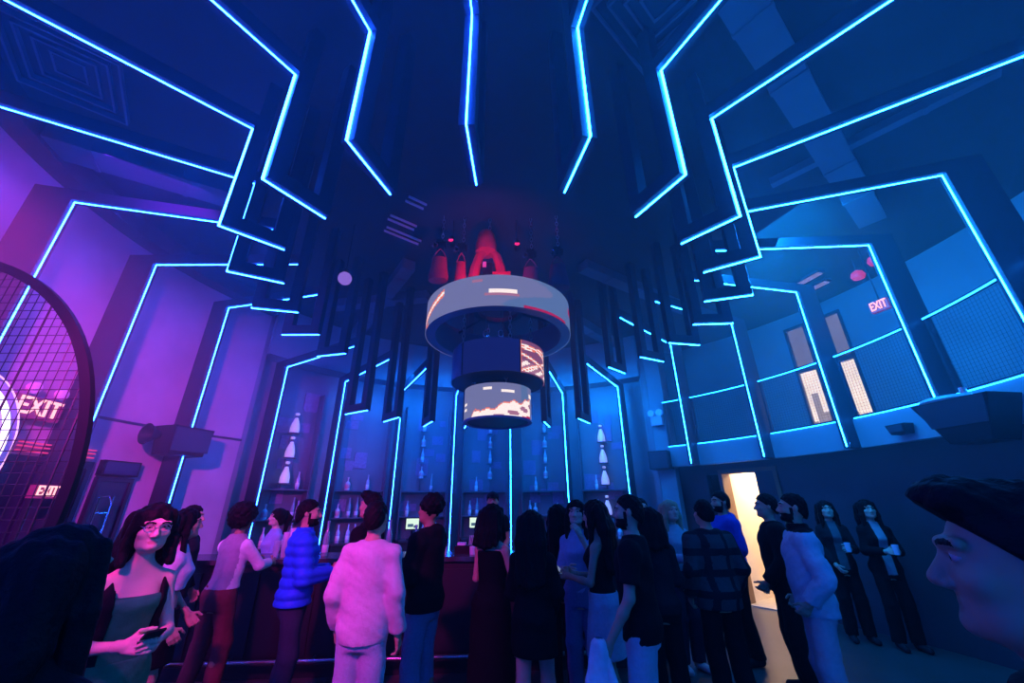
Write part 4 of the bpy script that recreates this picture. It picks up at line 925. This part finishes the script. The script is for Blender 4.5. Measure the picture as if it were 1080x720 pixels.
    if glasses:
        g = MB()
        for q in (-1, 1):
            c = hd((q * .034, .108, 1.645)); g.tube([Vector((c + RH @ np.array((.024 * math.cos(t), 0, .019 * math.sin(t)))) * s) for t in [2 * math.pi * i / 16 for i in range(16)]], .0022, 6, True)
            g.tube([Vector(hd((q * .058, .104, 1.650)) * s), Vector(hd((q * .084, .0, 1.655)) * s)], .002, 6)
        g.tube([Vector(hd((-.010, .110, 1.65)) * s), Vector(hd((.010, .110, 1.65)) * s)], .002, 6)
        me_p = root.location.copy(); o = g.build('glasses', M['metal'], None); o.parent = root
    # ---- clothes
    def do_top(t):
        kind, m = t['kind'], t['mat']; o = t.get('o', .016); hem = t.get('hem', .90); neckz = t.get('neck', 1.475); sl = t.get('sleeve', 1.0); fa = t.get('folds', .004); boxy = t.get('boxy', 0.0)
        w = quilt(.014, .085) if kind == 'puffer' else folds(fa, seed)
        wl = (lambda X, Y, Z: w(X, Y, Z))
        T = Field(lo, (.52, .62, 1.60), t.get('res', .0105))
        pr = [(z_, a_ * (1 - boxy) + max(a_, .160 * width * (1 if sex == 'm' else .84)) * boxy if z_ < 1.30 else a_, b_ * (1 - boxy) + max(b_, .115) * boxy if z_ < 1.30 else b_, c_) for (z_, a_, b_, c_) in P_]
        T.loft(pr, o, hem, neckz, .02, wl, lean)
        if sl > 0 or kind in ('tee',):
            for sd in (-1, 1):
                a, e, wr = arms[sd]; T.cone(L((sd * shx * .28, -.018, shz + .040)), a, .040 + o * .8, ra[0] + o * .85, .05, warp=wl)
                if sl <= .5: T.cone(a, a + (e - a) * sl * 2, ra[0] + o + .004, ra[0] + o + .004, .03, capb=True, warp=wl)
                else:
                    wend = e + (wr - e) * ((sl - .5) * 2 - .04); T.cone(a, e, ra[0] + o, ra[1] + o + .004, .03, warp=wl); T.cone(e, wend, ra[1] + o + .004, ra[2] + o + .002, .02, capb=True, warp=wl)
        if t.get('hood'): T.cone(L((-.07, -.075, 1.455)), L((.07, -.075, 1.455)), .045, .045, .03, warp=wl); T.cone(L((0, -.09, 1.46)), L((0, -.11, 1.36)), .06, .04, .03, warp=wl)
        if t.get('collar'):
            for i in range(10):
                a0, a1 = 2 * math.pi * i / 10, 2 * math.pi * (i + 1) / 10; T.cone(L((.066 * math.cos(a0), -.012 + .062 * math.sin(a0), 1.485)), L((.066 * math.cos(a1), -.012 + .062 * math.sin(a1), 1.485)), .020, .020, .01, fl=(1, 1, 1.5))
        if t.get('open'):
            X, Y, Z = np.meshgrid(*T.ax, indexing='ij', sparse=True); T.f = np.maximum(T.f, np.minimum(t['open'] + .10 * np.maximum(0, Z - 1.2) - np.abs(X), Y - .0).astype(np.float32))
        ms = [m] + ([t['mat2']] if 'mat2' in t else [])
        mfn = None
        if 'mat2' in t:
            if t.get('split') == 'sleeve':
                mfn = lambda c: (np.abs(c[:, 0]) > shx * .98).astype(int) | ((c[:, 1] > .2)).astype(int)
            elif t.get('split') == 'front':
                mfn = lambda c: ((np.abs(c[:, 0]) < .055) & (c[:, 1] > .03) & (c[:, 2] < 1.5)).astype(int)
            elif t.get('split') == 'check':
                mfn = lambda c: (((np.floor(c[:, 2] / .06) % 3 == 0) | (np.floor((c[:, 0] + .5 * c[:, 1]) / .05) % 4 == 0))).astype(int)
            elif t.get('split') == 'collar':
                mfn = lambda c: ((c[:, 2] > 1.452)).astype(int)
        make_obj(t.get('name', kind), [T.mesh()], ms, root, s, mfn)
    def do_bottom(t):
        kind, m = t['kind'], t['mat']; o = t.get('o', .014); w = folds(t.get('folds', .004), seed + 5, 14, 8); ws = t.get('waist', 1.03)
        T = Field((-.40, -.40, .0), (.40, .42, 1.2), .0105)
        if kind in ('jeans', 'trousers', 'shorts', 'leggings'):
            T.loft(P_, o, .80, ws, .02, w); T.cone((-.05, -.01, .85), (.05, -.01, .85), .085, .085, .03)
            end = t.get('end', .07)
            for sd in (-1, 1):
                h, k, an = legs[sd]; bag = t.get('bag', 1.0)
                T.cone(h, k, .078 + o, .055 + o + .010 * bag, .03, warp=w)
                if kind != 'shorts': T.cone(k, an, .056 + o + .012 * bag, .040 + o + .02 * bag, .02, warp=w)
            T.cut((0, 0, -1), -end)
        else:
            he = t['hem']; fl = t.get('flare', .03)
            pr = [(he, .185 + fl, .150 + fl, 0), ((he + .9) / 2, .182 + fl * .5, .140 + fl * .5, -.005)] + [r for r in P_ if r[0] > .86]
            pr = sorted([r for r in pr], key=lambda r: r[0]); T.loft(pr, o + .006, he, ws, .02, w)
        make_obj(t.get('name', kind), [T.mesh()], [m], root, s)
    if bottom: do_bottom(bottom)
    for t in (top if isinstance(top, list) else [top] if top else []): do_top(t)
    S = Field((-.24, -.26, -.004), (.24, .34, .16), .009)
    for sd in (-1, 1):
        an = legs[sd][2]; S.cone(an + V(0, -.025, -.040), an + V(sd * .02, .155, -.050), .044, .036, .02, fl=(1, 1, 1.0)); S.cone(an + V(0, -.01, -.03), an + V(0, -.01, .01), .042, .044, .02)
    S.cut((0, 0, -1), -.001); make_obj('shoes', [S.mesh()], [cloth('shoe', shoes)], root, s)
    return root
C_ = dict(
    sweat=cloth('sweatshirt_pale', (.55, .46, .52)), denim=cloth('denim_blue', (.13, .18, .32), scale=60), paled=cloth('denim_pale', (.42, .46, .55), scale=50), black=cloth('black_cloth', (.006, .006, .008)), charcoal=cloth('charcoal_cloth', (.014, .014, .018)),
    navyden=cloth('denim_dark', (.03, .035, .06)), puff=cloth('puffer_blue', (.02, .10, .75), .5, bump=.1), white=cloth('white_cloth', (.72, .70, .74)), grey=cloth('grey_top', (.30, .28, .34)), green=cloth('green_satin', (.02, .19, .09), .4), rust=cloth('rust_trousers', (.17, .035, .05)),
    blueh=cloth('hoodie_blue', (.03, .06, .42)), bomber=cloth('bomber_grey', (.42, .46, .56), bump=.4), pinkpant=cloth('pale_trousers', (.45, .36, .42)), shirtb=cloth('shirt_blue', (.28, .38, .60)), check=cloth('check_dark', (.05, .055, .06)), check2=cloth('check_line', (.015, .015, .02)),
    ltden=cloth('denim_jacket_pale', (.30, .42, .50)), dimgrey=cloth('dim_grey_top', (.11, .11, .13)), cream=cloth('crop_top', (.70, .60, .68)))
def T_(kind, m, **k): return dict(kind=kind, mat=C_[m], **k)
JEANS = lambda m='denim', **k: dict(kind='jeans', mat=C_[m], **k)
PEOPLE = 'guests and bar staff'
person(-1.07, 1.05, 1.605, 8, 'person seen from behind with long black hair and black jacket, closest to the hoop', 'f', TAN, 'long', top=T_('jacket', 'black', o=.03, hem=.75, boxy=.6), bottom=JEANS('black'), seed=1, armL='bar', armR='bar', width=1.08)
person(-1.96, 2.35, 1.665, 122, 'woman in green strapless dress and glasses with pink light on her face', 'f', PALE, 'bob', top=[dict(kind='bodice', mat=C_['green'], o=.010, hem=.95, neck=1.31, sleeve=0, folds=.002), dict(kind='vest', mat=C_['black'], o=.018, hem=1.02, neck=1.44, sleeve=0, name='vest', open=.085)], bottom=dict(kind='skirt', mat=C_['green'], hem=.42, flare=.0), glasses=True, armL='hold', armR='hold', seed=2, hres=.005, head_yaw=8, head_pitch=-6, shoes=(.03, .02, .02))
person(-2.73, 3.6, 1.635, 55, 'woman with long dark hair in a pale crop top and short black skirt', 'f', TAN, 'long', top=T_('crop_top', 'cream', o=.014, hem=1.13, sleeve=.32), bottom=dict(kind='skirt', mat=C_['black'], hem=.62, flare=-.01, waist=1.0), armL='low', armR='relaxed', seed=3)
person(-3.46, 4.62, 1.665, 75, 'man in dark jacket in profile behind the woman with pale crop top', 'm', TAN, 'short', top=T_('jacket', 'charcoal', o=.024, hem=.85, boxy=.5), bottom=JEANS('navyden'), armL='relaxed', armR='relaxed', seed=4)
person(-2.83, 4.42, 1.70, 14, 'person with big round hair leaning on bar in white-sleeved grey shirt and rust trousers', 'f', BROWN, 'afro', top=T_('shirt', 'grey', o=.022, hem=.98, boxy=.3, mat2=C_['white'], split='sleeve', sleeve=.9), bottom=dict(kind='trousers', mat=C_['rust']), armL='bar', armR='bar', seed=5, lean=.12, step=.04)
person(-3.36, 6.1, 1.63, -140, 'bartender with dark ponytail and light blue shirt behind the cup stacks', 'f', PALE, 'pony', top=T_('shirt', 'shirtb', o=.016, hem=.88), bottom=JEANS('black'), armL='hold', armR='low', seed=6, res=.012, hres=.008)
person(-1.96, 4.1, 1.705, 62, 'bearded man in bright blue puffer jacket standing at the bar', 'm', TAN, 'short', beard=True, top=T_('puffer', 'puff', o=.036, hem=.88, boxy=.5, collar=True), bottom=JEANS('navyden'), armL='hold', armR='hold', seed=7, head_yaw=12)
person(-1.46, 4.35, 1.775, -80, 'tall dark-haired man facing left, half hidden behind the pink sweatshirt', 'm', TAN, 'short', top=T_('jacket', 'black', o=.022, hem=.85), bottom=JEANS('black'), armL='relaxed', armR='relaxed', seed=8, quiff=.015)
person(-1.04, 3.25, 1.68, 3, 'man seen from behind in pale pink sweatshirt and light jeans', 'm', TAN, 'fade', top=T_('sweatshirt', 'sweat', o=.024, hem=.84, boxy=.65, folds=.008), bottom=JEANS('paled', bag=1.5), armL='relaxed', armR='down', seed=9)
person(-.76, 3.9, 1.735, -68, 'curly-haired man in black hoodie and blue jeans looking left at the bar', 'm', BROWN, 'curly', top=T_('hoodie', 'black', o=.030, hem=.86, boxy=.5, hood=True), bottom=JEANS('denim'), armL='hold', armR='hold', seed=10)
person(-.32, 6.6, 1.83, 178, 'barman in black cap facing out behind the middle of the bar', 'm', TAN, 'cap', top=T_('shirt', 'black', o=.02, hem=.86, sleeve=.3), bottom=JEANS('black'), armL='low', armR='low', seed=11, res=.012, hres=.008)
person(-.19, 3.95, 1.655, 28, 'woman with dark hair and one bare shoulder in a long black dress', 'f', PALE, 'bob', top=T_('dress_top', 'black', o=.010, hem=.93, neck=1.36, sleeve=0, folds=.002), bottom=dict(kind='skirt', mat=C_['black'], hem=.12, flare=.02), armL='hold', armR='hold', seed=12, width=1.04)
person(.15, 3.55, 1.605, 12, 'woman with long black hair seen from behind in black jacket, short skirt and bare legs', 'f', PALE, 'long', top=T_('jacket', 'black', o=.024, hem=.86, boxy=.2), bottom=dict(kind='skirt', mat=C_['black'], hem=.70, flare=-.02), armL='hold', armR='low', seed=13, step=.05)
person(.49, 4.75, 1.65, -5, 'woman with long dark hair seen from behind, just left of the pink-lit woman', 'f', TAN, 'long', top=T_('top', 'charcoal', o=.018, hem=.9), bottom=JEANS('black'), armL='hold', armR='hold', seed=14)
person(.65, 4.4, 1.69, -160, 'woman facing out with pink-lit face and one hand near her chin', 'f', PALE, 'long', top=T_('top', 'shirtb', o=.014, hem=.92, sleeve=.6), bottom=JEANS('denim'), armL='up', armR='hold', seed=15)
person(.74, 3.82, 1.685, -62, 'long-haired woman in black sleeveless top and pale denim skirt with a phone', 'f', TAN, 'long', top=T_('tank_top', 'black', o=.012, hem=1.0, neck=1.43, sleeve=0), bottom=dict(kind='skirt', mat=C_['paled'], hem=.58, flare=-.005, waist=1.03), armL='hold', armR='hold', seed=16, head_pitch=-8)
person(.86, 3.2, 1.71, -66, 'bearded man in black T-shirt and light jeans holding a pale cloth', 'm', TAN, 'fade', beard=True, top=T_('tee', 'black', o=.020, hem=.84, sleeve=.36, boxy=.5), bottom=JEANS('paled', bag=1.2), armL=((.245, .02, 1.11), (.24, .17, .86)), armR='down', seed=17, hres=.006, head_yaw=-6, curl=1.2)
person(1.68, 5.6, 1.715, 172, 'man facing out at the back with pink light on his face', 'm', PALE, 'short', top=T_('shirt', 'black', o=.02, hem=.86), bottom=JEANS('black'), armL='low', armR='low', seed=18, res=.012, hres=.008)
person(1.27, 4.02, 1.62, 8, 'dark-haired woman seen from behind just past the man in black T-shirt', 'f', TAN, 'bob', top=T_('jacket', 'charcoal', o=.022, hem=.86, boxy=.3), bottom=JEANS('black'), armL='hold', armR='hold', seed=19)
person(1.93, 5.25, 1.69, 168, 'fair-haired woman in pale denim jacket with a dark bag', 'f', PALE, 'long', 'blond', top=T_('jacket', 'ltden', o=.022, hem=.98, boxy=.3), bottom=JEANS('navyden'), armL='low', armR='hold', seed=20, shoes=(.6, .6, .62))
person(1.90, 4.28, 1.68, -6, 'broad man seen from behind in dark checked jacket and black trousers', 'm', TAN, 'short', top=T_('jacket', 'check', o=.032, hem=.80, boxy=.8, mat2=C_['check2'], split='check'), bottom=dict(kind='trousers', mat=C_['black'], bag=1.6), armL='relaxed', armR='relaxed', seed=21, width=1.16)
person(2.66, 5.45, 1.79, -95, 'bearded man in blue hooded top just left of the lit doorway', 'm', TAN, 'short', beard=True, top=T_('hoodie', 'blueh', o=.034, hem=.86, boxy=.5, hood=True), bottom=JEANS('black'), armL='low', armR='hold', seed=22)
person(2.76, 4.65, 1.74, -72, 'dark-clothed man against the lit doorway, behind the grey bomber jacket', 'm', TAN, 'short', top=T_('jacket', 'black', o=.034, hem=.84, boxy=.6), bottom=JEANS('black'), armL='low', armR='relaxed', seed=23)
person(2.44, 3.75, 1.725, -68, 'bearded man in pale grey bomber jacket and pale trousers right of the doorway', 'm', TAN, 'fade', beard=True, top=T_('bomber', 'bomber', o=.034, hem=.84, boxy=.5, collar=True, folds=.010, mat2=C_['black'], split='collar'), bottom=dict(kind='trousers', mat=C_['pinkpant'], bag=1.7), armL='pocket', armR='pocket', seed=24, hres=.006, head_pitch=4)
person(4.50, 6.15, 1.68, -160, 'woman in dark clothes holding a drink by the right wall, farther of the two', 'f', PALE, 'long', top=T_('jacket', 'charcoal', o=.02, hem=.86, mat2=C_['dimgrey'], split='front'), bottom=JEANS('black'), armL='hold', armR='low', seed=25, res=.012, hres=.008)
person(4.82, 5.82, 1.68, -165, 'woman in dark clothes holding a drink by the right wall, nearer of the two', 'f', PALE, 'long', top=T_('jacket', 'black', o=.022, hem=.84, mat2=C_['grey'], split='front'), bottom=JEANS('black'), armL='hold', armR='hold', seed=26, res=.012, hres=.008)
person(.80, .70, 1.665, -52, 'man in profile very close at the right edge, dark hair, face in shadow', 'm', BROWN, 'crop', top=T_('jacket', 'black', o=.026, hem=.84, boxy=.5), bottom=JEANS('black'), armL='down', armR='down', seed=27, hres=.0033, quiff=.006, head_yaw=0)

# ------------------------------------------------------------------ things people carry
def local_to_world(px, py, face, p):
    a = -R(face); return Vector((px + p[0] * math.cos(a) - p[1] * math.sin(a), py + p[0] * math.sin(a) + p[1] * math.cos(a), p[2]))
def phone(pos, rz, tilt, label):
    t = thing('phone', label, 'phone', pos, rz); T = Matrix.Translation(pos) @ Matrix.Rotation(rz, 4, 'Z') @ Matrix.Rotation(tilt, 4, 'X')
    mb = MB(); hexT(mb, T, -.036, .036, -.004, .004, -.072, .072); mb.build('case', M['black'], t)
    mb = MB(); hexT(mb, T, -.033, .033, -.0052, -.004, -.068, .068); mb.build('display', emis('phone_glow', (.35, .45, .8), .5), t)
phone(local_to_world(.74, 3.82, -62, (0, .375, 1.115)), R(62), R(-50), 'phone in the hands of the woman in black sleeveless top')
phone(local_to_world(-1.96, 2.35, 122, (.0, .345, 1.10)), R(-122), R(-55), 'phone in the hands of the woman in green dress')
# pale cloth hanging from the hand of the man in black T-shirt
hp0 = local_to_world(.86, 3.2, -66, (-.225, .245, .775))
F = Field((-.2, -.2, -.62), (.2, .2, .08), .011)
wv = lambda X, Y, Z: .012 * np.sin(26 * X + 9 * Z) * np.sin(22 * Y - 5 * Z)
for (dx, dy, ln, r0, r1) in ((-.06, .0, .52, .024, .055), (.05, .03, .60, .024, .060), (.0, -.05, .56, .024, .055), (.11, .02, .46, .020, .050), (-.12, -.01, .44, .020, .045)):
    F.cone((dx * .12, dy * .12, .035), (dx * .55, dy * .5, -.16), r0, r0 * 1.5, .05, warp=wv); F.cone((dx * .55, dy * .5, -.16), (dx, dy, -ln), r0 * 1.5, r1, .05, warp=wv, capb=True)
rt_ = thing('cloth', 'pale blue-white jacket hanging from the hand of the man in black T-shirt', 'jacket', hp0)
make_obj('draped_fabric', [F.mesh()], [cloth('pale_cloth', (.60, .70, .76))], rt_, 1.0)
F = Field((-.16, -.16, -.2), (.16, .16, .1), .01); F.cone((.03, .0, .0), (.075, -.05, -.18), .026, .03, .02, warp=wv, capb=True); make_obj('sleeve', [F.mesh()], [bpy.data.materials['pale_cloth']], rt_, 1.0)
# shoulder bags
def bag(pos, rz, w_, h_, d_, m, label, strap_to):
    t = thing('shoulder_bag', label, 'bag', pos, rz); T = Matrix.Translation(pos) @ Matrix.Rotation(rz, 4, 'Z')
    mb = MB(); hexT(mb, T, -w_ / 2, w_ / 2, -d_ / 2, d_ / 2, -h_, 0, .0, .0); o = mb.build('pouch', m, t); bv = o.modifiers.new('b', 'BEVEL'); bv.width = .015; bv.segments = 3
    mb = MB(); hexT(mb, T, -w_ / 2 - .004, w_ / 2 + .004, -d_ / 2 - .008, -d_ / 2 + .01, -h_ * .55, .004); mb.build('flap', m, t)
    mb = MB(); mb.tube([T @ Vector((-w_ / 2, 0, -.01)), Vector(strap_to) + Vector((0, 0, 0)), T @ Vector((w_ / 2, 0, -.01))], .007, 6); mb.build('strap', m, t)
    mb = MB(); mb.tube([T @ Vector((-.02, -d_ / 2 - .012, -h_ * .5)), T @ Vector((.02, -d_ / 2 - .012, -h_ * .5))], .006, 6); mb.build('clasp', M['chrome'], t)
bag(local_to_world(1.93, 5.25, 168, (-.30, .04, .92)), R(-168), .24, .2, .09, C_['black'], 'dark shoulder bag at the side of the fair-haired woman', local_to_world(1.93, 5.25, 168, (-.15, 0, 1.36)))
def tumbler(pos, label):
    mb = MB(); mb.lathe([(0, .0), (.030, .0), (.036, .11), (.033, .11), (.028, .01), (0, .01)], pos, 14); tag(mb.build('tumbler', M['cup'], None, True), label, 'glass')
tumbler(local_to_world(4.50, 6.15, -160, (-.02, .36, 1.06)), 'clear tumbler held by the farther woman at the right wall')
tumbler(local_to_world(4.82, 5.82, -165, (.0, .36, 1.06)), 'clear tumbler held by the nearer woman at the right wall')

# details that belong to one part of a thing sit under that part
def tuck(child_names, host_names):
    for o in list(bpy.data.objects):
        if o.parent is None or o.name.split('.')[0] not in child_names or o.parent.get('category') is None: continue
        host = [h for h in o.parent.children if h.name.split('.')[0] in host_names]
        if host: o.parent = host[0]; o.matrix_parent_inverse = Matrix.Identity(4)
tuck(('grille', 'horn'), ('cabinet',)); tuck(('lettering', 'emergency_lamp'), ('sign_box',)); tuck(('display',), ('casing', 'case')); tuck(('lamp_head',), ('battery_box',)); tuck(('foil_neck', 'stopper'), ('glass',)); tuck(('name_plate',), ('red_frame',)); tuck(('lens',), ('lamp_can',)); tuck(('bottom_rim',), ('drum_body',)); tuck(('spoke_truss',), ('ring_body',)); tuck(('clasp', 'flap'), ('pouch',))
